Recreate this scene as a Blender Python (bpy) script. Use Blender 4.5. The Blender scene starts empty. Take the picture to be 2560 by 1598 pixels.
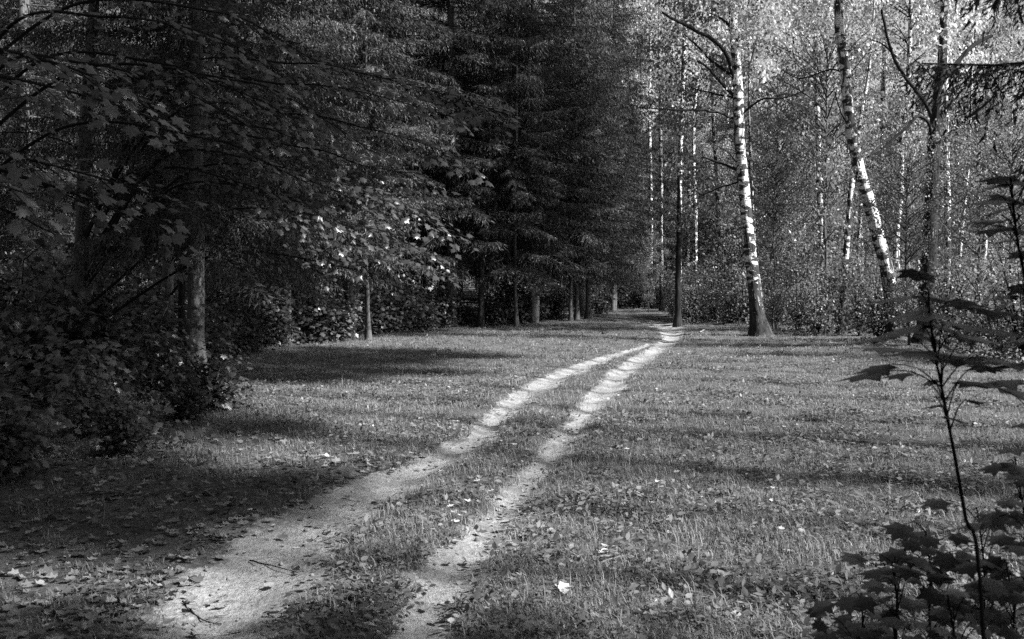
import bpy, math, random
import numpy as np
from mathutils import Matrix, Vector, Euler

rng = np.random.default_rng(7)
random.seed(7)
SC = bpy.context.scene
COL = SC.collection
R = math.radians

# ------------------------------------------------------------------ camera
F = 2745.0                      # focal length in pixels of the 2560 x 1598 photograph
CX, CY, HORIZON = 1280.0, 799.0, 690.0
CAM_Z = 1.7
PITCH = math.atan((CY - HORIZON) / F)
cam_data = bpy.data.cameras.new('camera')
cam = bpy.data.objects.new('camera', cam_data)
COL.objects.link(cam)
cam.location = (0, 0, CAM_Z)
cam.rotation_euler = (math.pi / 2 - PITCH, 0, 0)
cam_data.sensor_width = 36.0
cam_data.lens = 36.0 * F / 2560.0
cam_data.clip_start = 0.05
cam_data.clip_end = 3000
cam_data.dof.use_dof = True
cam_data.dof.focus_distance = 20.0
cam_data.dof.aperture_fstop = 8.0
SC.camera = cam

# ------------------------------------------------------------------ light
SUN_EL, SUN_BACK = R(40), R(20)        # sun to the right of the view, a little behind the camera
to_sun = Vector((math.cos(SUN_BACK) * math.cos(SUN_EL), -math.sin(SUN_BACK) * math.cos(SUN_EL), math.sin(SUN_EL)))
world = bpy.data.worlds.new('World')
SC.world = world
world.use_nodes = True
wn = world.node_tree
sky = wn.nodes.new('ShaderNodeTexSky')
sky.sky_type = 'NISHITA'
sky.sun_disc = False
sky.sun_elevation = SUN_EL
sky.sun_rotation = math.atan2(to_sun.x, to_sun.y)
bw = wn.nodes.new('ShaderNodeRGBToBW')          # black and white photograph
wn.links.new(sky.outputs['Color'], bw.inputs[0])
wn.links.new(bw.outputs[0], wn.nodes['Background'].inputs['Color'])
wn.nodes['Background'].inputs['Strength'].default_value = 0.052
sl = bpy.data.lights.new('sun', 'SUN')
sl.energy = 5.0
sl.angle = R(1.5)
so = bpy.data.objects.new('sun', sl)
so.rotation_euler = (-to_sun).to_track_quat('-Z', 'Y').to_euler()
so.location = (20, -10, 30)
COL.objects.link(so)
vs = SC.view_settings
vs.view_transform = 'Standard'
vs.look = 'None'
vs.gamma = 1.0
vs.use_curve_mapping = False
vs.exposure = 1.78
cy = SC.cycles
cy.max_bounces = 4
cy.diffuse_bounces = 2
cy.glossy_bounces = 1
cy.transmission_bounces = 2
cy.transparent_max_bounces = 4
cy.use_denoising = False
cy.caustics_reflective = False
cy.caustics_refractive = False


# ------------------------------------------------------------------ projection helpers
def ray(px, py):
    dx, dz = (px - CX) / F, -(py - CY) / F
    c, s = math.cos(PITCH), math.sin(PITCH)
    return np.array([dx, c + s * dz, -s + c * dz])


def at(px, py, Y):
    """point of the photograph (2560 scale) at distance Y"""
    r = ray(px, py)
    return np.array([0, 0, CAM_Z]) + r * (Y / r[1])


K = 2560.0 / 2422.0


def q(x, y, Y):                 # the same, measured on the 2422 px wide view
    return at(x * K, y * K, Y)


def flat(px, py):
    r = ray(px, py)
    return np.array([r[0], r[1]]) * (CAM_Z / -r[2])


def project(P):
    P = np.asarray(P, float) - np.array([0, 0, CAM_Z])
    c, s = math.cos(PITCH), math.sin(PITCH)
    d = P[:, 1] * c - P[:, 2] * s
    u = P[:, 1] * s + P[:, 2] * c
    d2 = np.maximum(d, 1e-3)
    return CX + F * P[:, 0] / d2, CY - F * u / d2, d


# ------------------------------------------------------------------ terrain and track
RUT_R = [(700, 2100, 200), (800, 1850, 175), (900, 1680, 150), (985, 1512, 118), (1075, 1340, 104), (1130, 1280, 90),
         (1185, 1220, 72), (1265, 1120, 54), (1330, 1040, 45), (1398, 960, 40), (1455, 900, 40), (1510, 855, 34),
         (1562, 818, 26), (1592, 797, 24), (1584, 778, 36), (1545, 764, 48), (1500, 755, 50), (1450, 748, 40)]
RUT_L = [(60, 2100, 230), (230, 1850, 215), (380, 1650, 200), (500, 1490, 200), (615, 1340, 190), (735, 1240, 145), (910, 1150, 92),
         (1050, 1080, 60), (1135, 1030, 46), (1230, 940, 42), (1300, 900, 44), (1370, 870, 40), (1425, 850, 26),
         (1475, 833, 16), (1540, 808, 10)]


def rut_world(L):
    out = []
    for x, y, hw in L:
        a, b = flat((x - hw) * K, y * K), flat((x + hw) * K, y * K)
        out.append((*(0.5 * (a + b)), 0.5 * np.linalg.norm(b - a) * 0.86))
    return np.array(out)


RW, LW = rut_world(RUT_R), rut_world(RUT_L)


def rut_dist(x, y, W):
    """signed distance to a rut divided by its half width: 0 at the centre, 1 at the edge"""
    best = np.full(x.shape, 1e9)
    for i in range(len(W) - 1):
        a, b = W[i], W[i + 1]
        d = b[:2] - a[:2]
        t = np.clip(((x - a[0]) * d[0] + (y - a[1]) * d[1]) / (d @ d), 0, 1)
        hw = a[2] + t * (b[2] - a[2])
        dd = np.hypot(x - a[0] - t * d[0], y - a[1] - t * d[1]) / hw
        best = np.minimum(best, dd)
    return best


def smooth(a, b, v):
    t = np.clip((v - a) / (b - a), 0, 1)
    return t * t * (3 - 2 * t)


def wob(x, y):
    return (np.sin(x * 2.1 + 1.3 * np.sin(y * 1.7)) + np.sin(y * 2.9 + 1.1 * np.sin(x * 3.1 + 1)) +
            0.7 * np.sin(x * 6.3 + y * 4.7) + 0.7 * np.sin(y * 7.9 - x * 5.3 + 2)) / 3.4


def sand(x, y):
    w = wob(x, y) + 0.8 * wob(x * 2.7 + 3, y * 2.7) + 0.7 * wob(x * 6.1, y * 5.3 + 1)
    r = 1 - smooth(0.85, 1.30, rut_dist(x, y, RW) + 0.16 * w)
    l = 1 - smooth(0.80, 1.40, rut_dist(x, y, LW) + 0.24 * w)
    gap = np.exp(-((y - 13.4) / 1.3) ** 2) * 0.4          # the worn track is littered where it dips
    return np.maximum(r, l * (1 - gap))


def LEFT_EDGE(y):
    return np.interp(y, [0, 8, 11, 12.5, 15, 19, 22, 27, 31, 37, 48, 56], [-4.0, -3.8, -3.5, -3.6, -4.2, -5.1, -5.6, -6.0, -5.0, -1.8, 3.1, 5.0])


def RIGHT_EDGE(y):
    return np.interp(y, [0, 12, 19, 26, 29, 31.5, 37, 50, 56], [9, 9, 9.2, 9.8, 9.2, 8.0, 6.3, 7.2, 6.6])


def height(x, y):
    h = 0.035 * np.sin(x * 0.7 + 0.3 * y) + 0.04 * np.sin(y * 0.45 - 0.5 * x + 1) + 0.012 * wob(x, y)
    near = np.exp(-(np.minimum(rut_dist(x, y, RW), rut_dist(x, y, LW)) / 0.9) ** 2)
    h = h * 0.6 - 0.055 * near
    h = h + 0.014 * np.sin(x * 11 + 3 * np.sin(y * 9)) * np.sin(y * 10 + x * 3) + 0.012 * wob(x * 4.2, y * 4.7)
    h = h + 0.35 * smooth(0.0, 8.0, LEFT_EDGE(y) - x) + 0.2 * smooth(0.0, 8.0, x - RIGHT_EDGE(y))
    return h


def gz(x, y):
    return float(height(np.array([float(x)]), np.array([float(y)]))[0])


def gp(px, py):                 # ground point seen at a pixel of the 2422 view
    g = flat(px * K, py * K)
    return np.array([g[0], g[1], gz(*g)])


# ------------------------------------------------------------------ object helpers
def new_obj(name, mesh, parent=None):
    o = bpy.data.objects.new(name, mesh)
    COL.objects.link(o)
    if parent is not None:
        o.parent = parent
    return o


def tag(o, label=None, cat=None, group=None, kind=None):
    if label: o['label'] = label
    if cat: o['category'] = cat
    if group: o['group'] = group
    if kind: o['kind'] = kind
    return o


def empty(name, loc, rz=0.0, s=1.0):
    o = bpy.data.objects.new(name, None)
    COL.objects.link(o)
    o.empty_display_size = 0.2
    o.location = loc
    o.rotation_euler = (0, 0, rz)
    o.scale = (s, s, s)
    return o


def mesh_np(name, V, Fc, mat, attrs=None, smooth_=False):
    """V (n,3), Fc (m,k) index array"""
    V = np.ascontiguousarray(V, np.float32)
    Fc = np.ascontiguousarray(Fc, np.int32)
    me = bpy.data.meshes.new(name)
    k = Fc.shape[1]
    me.vertices.add(len(V))
    me.vertices.foreach_set('co', V.ravel())
    me.loops.add(Fc.size)
    me.loops.foreach_set('vertex_index', Fc.ravel())
    me.polygons.add(len(Fc))
    me.polygons.foreach_set('loop_start', np.arange(0, Fc.size, k, dtype=np.int32))
    me.polygons.foreach_set('loop_total', np.full(len(Fc), k, np.int32))
    if smooth_:
        me.polygons.foreach_set('use_smooth', np.ones(len(Fc), bool))
    for an, (typ, data) in (attrs or {}).items():
        a = me.attributes.new(an, typ, 'POINT')
        a.data.foreach_set('vector' if typ == 'FLOAT_VECTOR' else 'value', np.ascontiguousarray(data, np.float32).ravel())
    me.update(calc_edges=True)
    me.materials.append(mat)
    return me


class Geo:
    """collects triangles"""
    def __init__(self):
        self.V, self.T, self.B, self.n = [], [], [], 0

    def add(self, V, T, B=None):
        self.V.append(V); self.T.append(np.asarray(T) + self.n); self.n += len(V)
        self.B.append(B if B is not None else np.zeros((len(V), 3)))

    def mesh(self, name, mat, smooth_=False):
        return mesh_np(name, np.concatenate(self.V), np.concatenate(self.T), mat,
                       {'bark': ('FLOAT_VECTOR', np.concatenate(self.B))}, smooth_)


def spline(P, step):
    P = np.asarray(P, float)
    if len(P) == 2:
        n = max(2, int(np.linalg.norm(P[1] - P[0]) / step) + 1)
        return P[0] + (P[1] - P[0]) * np.linspace(0, 1, n)[:, None]
    out = []
    E = np.vstack([2 * P[0] - P[1], P, 2 * P[-1] - P[-2]])
    for i in range(1, len(E) - 2):
        n = max(2, int(np.linalg.norm(E[i + 1] - E[i]) / step) + 1)
        t = np.linspace(0, 1, n, endpoint=False)[:, None]
        a, b, c, d = E[i - 1], E[i], E[i + 1], E[i + 2]
        out.append(0.5 * (2 * b + (c - a) * t + (2 * a - 5 * b + 4 * c - d) * t ** 2 + (3 * b - a - 3 * c + d) * t ** 3))
    out.append(E[-2][None])
    return np.concatenate(out)


def tube(geo, P, rad, sides=8, rough=0.0, v0=0.0):
    P = np.asarray(P, float)
    n = len(P)
    rad = np.interp(np.linspace(0, 1, n), np.linspace(0, 1, len(rad)), rad) if len(rad) != n else np.asarray(rad)
    T = np.gradient(P, axis=0)
    T /= np.linalg.norm(T, axis=1)[:, None] + 1e-9
    ref = np.array([1.0, 0, 0]) if abs(T[0][0]) < 0.8 else np.array([0, 1.0, 0])
    S = np.cross(T, ref); S /= np.linalg.norm(S, axis=1)[:, None] + 1e-9
    U = np.cross(S, T)
    a = np.linspace(0, 2 * np.pi, sides, endpoint=False)
    rr = rad[:, None] * (1 + rough * rng.uniform(-1, 1, (n, sides)))
    V = P[:, None] + rr[..., None] * (np.cos(a)[None, :, None] * S[:, None] + np.sin(a)[None, :, None] * U[:, None])
    L = v0 + np.concatenate([[0], np.cumsum(np.linalg.norm(np.diff(P, axis=0), axis=1))])
    B = np.stack([np.broadcast_to(np.cos(a), (n, sides)), np.broadcast_to(np.sin(a), (n, sides)),
                  np.broadcast_to(L[:, None], (n, sides))], -1)
    i, j = np.meshgrid(np.arange(n - 1), np.arange(sides), indexing='ij')
    j2 = (j + 1) % sides
    a0, b0, c0, d0 = i * sides + j, i * sides + j2, (i + 1) * sides + j2, (i + 1) * sides + j
    Tq = np.concatenate([np.stack([a0, b0, c0], -1).reshape(-1, 3), np.stack([a0, c0, d0], -1).reshape(-1, 3)])
    geo.add(V.reshape(-1, 3), Tq, B.reshape(-1, 3))


def norm(v):
    return v / (np.linalg.norm(v, axis=-1, keepdims=True) + 1e-9)


def frames(fwd, nrm):
    y = norm(fwd)
    x = norm(np.cross(y, nrm))
    z = np.cross(x, y)
    return np.stack([x, y, z], -1)          # columns


def scatter(tv, tf, pos, M, s):
    n, k = len(pos), len(tv)
    V = pos[:, None] + np.asarray(s)[:, None, None] * np.einsum('nij,kj->nki', M, tv)
    Fc = tf[None] + (np.arange(n) * k)[:, None, None]
    return V.reshape(-1, 3), Fc.reshape(-1, tf.shape[1])


# ------------------------------------------------------------------ materials (all greys: a black and white film)
def mat_base(name):
    m = bpy.data.materials.new(name)
    m.use_nodes = True
    nt = m.node_tree
    return m, nt, nt.nodes, nt.links, nt.nodes['Principled BSDF']


def nd(nt, typ, **kw):
    n = nt.nodes.new(typ)
    for k, v in kw.items():
        if k.startswith('i_'):
            n.inputs[k[2:].replace('_', ' ')].default_value = v
        else:
            setattr(n, k, v)
    return n


def grey(v):
    return (v, v, v, 1)


def leaf_mat(name, lo, hi, trans=0.35, tmul=1.2, rough=0.45, spec=0.35, per_object=False):
    m, nt, N, L, p = mat_base(name)
    if per_object:
        src = nd(nt, 'ShaderNodeObjectInfo').outputs['Random']
    else:
        src = nd(nt, 'ShaderNodeNewGeometry').outputs['Random Per Island']
    mr = nd(nt, 'ShaderNodeMapRange'); mr.inputs['To Min'].default_value = lo; mr.inputs['To Max'].default_value = hi
    L.new(src, mr.inputs['Value'])
    tone = nd(nt, 'ShaderNodeMath', operation='MULTIPLY')
    L.new(mr.outputs[0], tone.inputs[0])
    if per_object: tone.inputs[1].default_value = 1.0
    else: L.new(ramp(nt, nd(nt, 'ShaderNodeObjectInfo').outputs['Random'], 0, 1, 0.68, 1.3), tone.inputs[1])
    L.new(tone.outputs[0], p.inputs['Base Color'])
    p.inputs['Roughness'].default_value = rough
    p.inputs['Specular IOR Level'].default_value = spec
    t = nd(nt, 'ShaderNodeBsdfTranslucent')
    mu = nd(nt, 'ShaderNodeMath', operation='MULTIPLY'); mu.inputs[1].default_value = tmul
    L.new(tone.outputs[0], mu.inputs[0]); L.new(mu.outputs[0], t.inputs['Color'])
    mx = nd(nt, 'ShaderNodeMixShader'); mx.inputs[0].default_value = trans
    L.new(p.outputs[0], mx.inputs[1]); L.new(t.outputs[0], mx.inputs[2])
    L.new(mx.outputs[0], N['Material Output'].inputs['Surface'])
    return m


def bark_vec(nt, sx, sz):
    a = nd(nt, 'ShaderNodeAttribute', attribute_name='bark')
    v = nd(nt, 'ShaderNodeVectorMath', operation='MULTIPLY')
    v.inputs[1].default_value = (sx, sx, sz)
    oi = nd(nt, 'ShaderNodeObjectInfo')
    ad = nd(nt, 'ShaderNodeVectorMath', operation='ADD')
    ml = nd(nt, 'ShaderNodeMath', operation='MULTIPLY'); ml.inputs[1].default_value = 40
    nt.links.new(oi.outputs['Random'], ml.inputs[0])
    nt.links.new(a.outputs['Vector'], v.inputs[0])
    nt.links.new(v.outputs[0], ad.inputs[0]); nt.links.new(ml.outputs[0], ad.inputs[1])
    return ad.outputs[0]


def noise(nt, vec, scale=1.0, detail=3.0, rough=0.55):
    n = nd(nt, 'ShaderNodeTexNoise')
    n.inputs['Scale'].default_value = scale
    n.inputs['Detail'].default_value = detail
    n.inputs['Roughness'].default_value = rough
    if vec is not None:
        nt.links.new(vec, n.inputs['Vector'])
    return n.outputs['Fac']


def ramp(nt, fac, a, b, va=0.0, vb=1.0):
    m = nd(nt, 'ShaderNodeMapRange', clamp=True)
    m.inputs['From Min'].default_value = a; m.inputs['From Max'].default_value = b
    m.inputs['To Min'].default_value = va; m.inputs['To Max'].default_value = vb
    nt.links.new(fac, m.inputs['Value'])
    return m.outputs[0]


def math2(nt, op, a, b):
    m = nd(nt, 'ShaderNodeMath', operation=op)
    for i, v in enumerate((a, b)):
        if isinstance(v, (int, float)): m.inputs[i].default_value = v
        else: nt.links.new(v, m.inputs[i])
    return m.outputs[0]


def mixf(nt, fac, a, b):
    m = nd(nt, 'ShaderNodeMix', data_type='FLOAT')
    for i, v in ((0, fac), (2, a), (3, b)):
        if isinstance(v, (int, float)): m.inputs[i].default_value = v
        else: nt.links.new(v, m.inputs[i])
    return m.outputs[0]


def bark_birch(name, dark_h=2.0, white=0.74, dash=0.50, dark=1.0):
    m, nt, N, L, p = mat_base(name)
    band = ramp(nt, noise(nt, bark_vec(nt, 0.45, 6.0), 1.0, 4.0, 0.6), dash, dash + 0.03)
    fine = ramp(nt, noise(nt, bark_vec(nt, 1.6, 30.0), 1.0, 2.0), 0.60, 0.66)
    knot = ramp(nt, noise(nt, bark_vec(nt, 0.9, 1.3), 1.0, 3.0, 0.65), 0.57, 0.62)
    d = math2(nt, 'MAXIMUM', math2(nt, 'MAXIMUM', band, knot), math2(nt, 'MULTIPLY', fine, 0.65))
    # fissured dark bark near the foot
    sep = nd(nt, 'ShaderNodeSeparateXYZ')
    a = nd(nt, 'ShaderNodeAttribute', attribute_name='bark'); L.new(a.outputs['Vector'], sep.inputs[0])
    low = ramp(nt, sep.outputs['Z'], 0.2, dark_h * 1.9, 0.26, 0.80)
    fis = noise(nt, bark_vec(nt, 3.2, 3.0), 1.0, 5.0, 0.7)
    foot = ramp(nt, math2(nt, 'SUBTRACT', fis, low), 0.0, 0.05)
    d = math2(nt, 'MAXIMUM', d, foot)
    w = ramp(nt, noise(nt, bark_vec(nt, 1.2, 2.0), 1.0, 4.0), 0.3, 0.7, white * 0.78, white)
    dk = ramp(nt, fis, 0.38, 0.66, 0.008 * dark, 0.06 * dark)
    L.new(mixf(nt, d, w, dk), p.inputs['Base Color'])
    p.inputs['Roughness'].default_value = 0.75
    p.inputs['Specular IOR Level'].default_value = 0.2
    b = nd(nt, 'ShaderNodeBump'); b.inputs['Strength'].default_value = 1.0; b.inputs['Distance'].default_value = 0.05
    L.new(math2(nt, 'SUBTRACT', fis, d), b.inputs['Height']); L.new(b.outputs[0], p.inputs['Normal'])
    return m


def bark_rough(name, lo, hi):
    m, nt, N, L, p = mat_base(name)
    n1 = noise(nt, bark_vec(nt, 2.4, 3.0), 1.0, 5.0, 0.65)
    n2 = noise(nt, bark_vec(nt, 1.0, 0.7), 1.0, 3.0)
    v = math2(nt, 'ADD', math2(nt, 'MULTIPLY', n1, 0.7), math2(nt, 'MULTIPLY', n2, 0.3))
    L.new(ramp(nt, v, 0.35, 0.65, lo, hi), p.inputs['Base Color'])
    p.inputs['Roughness'].default_value = 0.9
    p.inputs['Specular IOR Level'].default_value = 0.052
    b = nd(nt, 'ShaderNodeBump'); b.inputs['Strength'].default_value = 0.9; b.inputs['Distance'].default_value = 0.03
    L.new(n1, b.inputs['Height']); L.new(b.outputs[0], p.inputs['Normal'])
    return m


def ground_mat():
    m, nt, N, L, p = mat_base('forest_soil_and_sand')
    geo = nd(nt, 'ShaderNodeNewGeometry').outputs['Position']
    a = nd(nt, 'ShaderNodeAttribute', attribute_name='sand').outputs['Fac']
    n_big = noise(nt, geo, 2.2, 5.0, 0.6)
    n_fine = noise(nt, geo, 26.0, 6.0, 0.7)
    n_mid = noise(nt, geo, 8.0, 5.0, 0.65)
    k = math2(nt, 'ADD', a, math2(nt, 'MULTIPLY', math2(nt, 'SUBTRACT', n_mid, 0.5), 1.3))
    k = math2(nt, 'ADD', k, math2(nt, 'MULTIPLY', math2(nt, 'SUBTRACT', n_fine, 0.5), 0.8))
    k = ramp(nt, k, 0.26, 0.60)
    sandc = math2(nt, 'MULTIPLY', ramp(nt, n_fine, 0.25, 0.75, 0.14, 0.36), ramp(nt, n_big, 0.32, 0.62, 0.56, 1.08))
    soil = math2(nt, 'MULTIPLY', ramp(nt, n_fine, 0.3, 0.72, 0.035, 0.13), ramp(nt, n_big, 0.3, 0.7, 0.8, 1.2))
    L.new(mixf(nt, k, soil, sandc), p.inputs['Base Color'])
    p.inputs['Roughness'].default_value = 0.95
    p.inputs['Specular IOR Level'].default_value = 0.1
    b = nd(nt, 'ShaderNodeBump'); b.inputs['Strength'].default_value = 1.0; b.inputs['Distance'].default_value = 0.05
    L.new(math2(nt, 'ADD', n_mid, math2(nt, 'MULTIPLY', n_fine, 0.6)), b.inputs['Height'])
    L.new(b.outputs[0], p.inputs['Normal'])
    return m


M_GROUND = ground_mat()
M_BIRCH = bark_birch('birch_bark')
M_BIRCH_DARK = bark_birch('old_birch_bark', dark_h=10.0, white=0.6, dash=0.49, dark=0.45)
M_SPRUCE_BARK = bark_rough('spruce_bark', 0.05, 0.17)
M_GREY_BARK = bark_rough('grey_bark', 0.04, 0.12)
M_TWIG = bark_rough('twig_bark', 0.012, 0.035)
M_DEAD = bark_rough('dead_wood', 0.16, 0.34)
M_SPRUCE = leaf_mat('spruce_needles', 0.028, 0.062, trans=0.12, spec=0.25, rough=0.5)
M_BIRCH_LEAF = leaf_mat('birch_leaf', 0.20, 0.46, trans=0.5, tmul=1.3, rough=0.4, spec=0.4)
M_HAZEL_LEAF = leaf_mat('undergrowth_leaf', 0.09, 0.21, trans=0.40, tmul=1.2, rough=0.42, spec=0.4)
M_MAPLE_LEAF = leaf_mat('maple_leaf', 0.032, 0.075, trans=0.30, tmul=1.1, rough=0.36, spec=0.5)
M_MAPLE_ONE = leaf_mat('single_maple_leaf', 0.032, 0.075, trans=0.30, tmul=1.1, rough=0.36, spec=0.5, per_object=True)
M_GRASS = leaf_mat('grass_blade', 0.11, 0.26, trans=0.35, tmul=1.1, rough=0.5, spec=0.3)
M_STRAW = leaf_mat('dry_grass', 0.18, 0.34, trans=0.3, tmul=1.0, rough=0.6, spec=0.2)
M_WEED = leaf_mat('weed_leaf', 0.09, 0.19, trans=0.3, tmul=1.1, rough=0.45, spec=0.35)
M_LITTER = leaf_mat('fallen_leaf_brown', 0.03, 0.28, trans=0.15, tmul=1.0, rough=0.6, spec=0.3)
M_FALLEN = leaf_mat('fallen_leaf_pale', 0.2, 0.5, trans=0.15, tmul=0.9, rough=0.6, spec=0.3, per_object=True)
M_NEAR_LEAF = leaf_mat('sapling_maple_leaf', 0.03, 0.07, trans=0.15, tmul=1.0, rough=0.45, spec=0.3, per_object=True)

# ------------------------------------------------------------------ ground and path
xs = np.concatenate([-7 - np.geomspace(0.12, 900, 44)[::-1], np.arange(-7, 10, 0.075), 10 + np.geomspace(0.12, 900, 44)])
ys = [2.0]
while ys[-1] < 60:
    ys.append(ys[-1] + max(0.05, 0.011 * ys[-1]))
ys = np.concatenate([[-900, -300, -100, -40, -15, -6, -2, 0, 1], ys, 60 + np.geomspace(1.0, 1900, 26)])
gx, gy = np.meshgrid(xs, ys)
gh = height(gx, gy)
gs = sand(gx, gy)
GV = np.stack([gx, gy, gh], -1).reshape(-1, 3)
ny, nx = gx.shape
ii, jj = np.meshgrid(np.arange(ny - 1), np.arange(nx - 1), indexing='ij')
Q = np.stack([ii * nx + jj, ii * nx + jj + 1, (ii + 1) * nx + jj + 1, (ii + 1) * nx + jj], -1).reshape(-1, 4)
gsf = gs.ravel()
on_path = gsf[Q].mean(1) > 0.5


def sub_mesh(name, sel):
    used, inv = np.unique(Q[sel], return_inverse=True)
    return mesh_np(name, GV[used], inv.reshape(-1, 4), M_GROUND, {'sand': ('FLOAT', gsf[used])}, True)


ground = tag(new_obj('ground', sub_mesh('ground', ~on_path)), 'grassy clearing and dark forest floor around the track', None, None, 'structure')
path = tag(new_obj('path', sub_mesh('path', on_path)), 'two pale sandy wheel ruts winding into the wood', None, None, 'structure')

# ------------------------------------------------------------------ leaf templates
_half = [(0.0, 0.05), (0.24, -0.07), (0.27, 0.17), (0.56, 0.34), (0.30, 0.47), (0.27, 0.74), (0.12, 0.70), (0.0, 1.0)]
_ring = _half + [(-x, y) for x, y in _half[-2:0:-1]]
MAPLE_V = np.array([(0, 0.38, 0.0)] + [(x, y, -0.22 * abs(x) - 0.16 * max(0, y - 0.35) ** 1.3) for x, y in _ring])
MAPLE_F = np.array([(0, i, i % len(_ring) + 1) for i in range(1, len(_ring) + 1)])
_sr = [(0, 0), (0.3, 0.05), (0.52, 0.38), (0.26, 0.6), (0, 1), (-0.26, 0.6), (-0.52, 0.38), (-0.3, 0.05)]
MAPLE_SV = np.array([(0, 0.4, 0.04)] + [(x, y, -0.2 * abs(x)) for x, y in _sr])
MAPLE_SF = np.array([(0, i, i % 8 + 1) for i in range(1, 9)])
DIA_V = np.array([(0, 0, 0), (0.33, 0.42, -0.1), (0, 1, -0.05), (-0.33, 0.42, -0.1)])
DIA_F = np.array([(0, 1, 2), (0, 2, 3)])
_fr = [(0, 0), (0.27, -0.02), (0.30, 0.2), (0.55, 0.36), (0.3, 0.5), (0.24, 0.74), (0.0, 0.98), (-0.22, 0.75), (-0.31, 0.48), (-0.54, 0.33), (-0.28, 0.2), (-0.25, 0)]
CURL_V = np.array([(0, 0.4, 0.0)] + [(x * 0.9, y, 0.55 * x * x + 0.38 * (y - 0.4) ** 2 + 0.06 * math.sin(9 * x + 5 * y)) for x, y in _fr])
CURL_F = np.array([(0, i, i % 12 + 1) for i in range(1, 13)])
ME_MAPLE = mesh_np('maple_leaf', MAPLE_V, MAPLE_F, M_MAPLE_ONE)
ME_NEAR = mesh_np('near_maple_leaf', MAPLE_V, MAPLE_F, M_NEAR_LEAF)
ME_CURL = mesh_np('curled_leaf', CURL_V, CURL_F, M_FALLEN)
OV = np.array([(0, 0, 0), (0.2, 0.25, 0.03), (0.24, 0.55, 0.05), (0, 1, 0.0), (-0.24, 0.55, 0.04), (-0.2, 0.25, 0.05)])
ME_OVAL = mesh_np('oval_leaf', np.vstack([[(0, 0.5, 0.0)], OV]), np.array([(0, i, i % 6 + 1) for i in range(1, 7)]), M_FALLEN)


# ------------------------------------------------------------------ tree generators
def decid(H, zb, Rr, nl, ncl, nleaf, lsize, spread=0.34, droop=0.5, lean=0.0, trunk_r=0.13, mat_leaf=None, bark=None, name='birch', twig_r=0.02):
    """a broadleaved tree: returns (wood mesh, crown mesh)"""
    g = Geo()
    n = 12
    z = np.linspace(-0.15, H, n)
    bend = np.cumsum(rng.normal(0, 0.10, (n, 2)), axis=0) * (H / 20)
    bend -= bend[0]
    P = np.stack([bend[:, 0] + lean * z, bend[:, 1], z], -1)
    Ps = spline(P, 0.35)
    tube(g, Ps, trunk_r * np.array([1.3, 1.0, 0.9, 0.78, 0.6, 0.4, 0.15]), 8, 0.06)
    C = []
    for i in range(nl):
        u = rng.uniform(0, 1) ** 0.85
        zz = zb + u * (H - zb) * 0.98
        prof = (0.35 + 0.65 * math.sin(math.pi * min(1, 0.18 + 0.8 * (1 - u) ** 0.8)))
        L = Rr * prof * rng.uniform(0.6, 1.1)
        az = rng.uniform(0, 2 * np.pi)
        base = np.array([np.interp(zz, Ps[:, 2], Ps[:, 0]), np.interp(zz, Ps[:, 2], Ps[:, 1]), zz - 0.35 * L])
        h = np.array([math.cos(az), math.sin(az), 0])
        t = np.linspace(0, 1, 6)[:, None]
        B = base + h * L * t + np.array([0, 0, 1.0]) * L * (0.95 * t - droop * 0.9 * t ** 2) + rng.normal(0, 0.04 * L, (6, 3)) * t
        tube(g, B, [twig_r * (0.5 + L / Rr), twig_r * 0.25], 4)
        tt = rng.uniform(0.25, 1.05, ncl)
        for a in range(3):
            C_ = np.stack([np.interp(tt, t[:, 0], B[:, a]) for a in range(3)], -1)
            break
        C.append(C_ + rng.normal(0, 0.12 * Rr * 0.5, (ncl, 3)))
    C = np.concatenate(C)
    m = len(C) * nleaf
    cen = np.repeat(C, nleaf, 0)
    sz = np.repeat(rng.uniform(0.6, 1.25, len(C)), nleaf)
    off = rng.normal(0, 1, (m, 3)) * np.array([spread, spread, spread * 0.8]) * sz[:, None]
    off[:, 2] -= droop * np.abs(rng.normal(0, spread * 1.2, m))
    pos = cen + off
    fwd = norm(rng.normal(0, 1, (m, 3)) + np.array([0, 0, -0.8 - droop]))
    nrm = norm(rng.normal(0, 0.8, (m, 3)) + np.array([0.2, -0.2, 0.6]))
    keep = pos[:, 2] > 0.1
    pos, fwd, nrm = pos[keep], fwd[keep], nrm[keep]
    V, Fc = scatter(DIA_V, DIA_F, pos, frames(fwd, nrm), rng.uniform(0.7, 1.25, len(pos)) * lsize)
    return g.mesh(name + '_wood', bark or M_BIRCH, True), mesh_np(name + '_crown', V, Fc, mat_leaf or M_BIRCH_LEAF)


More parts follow.
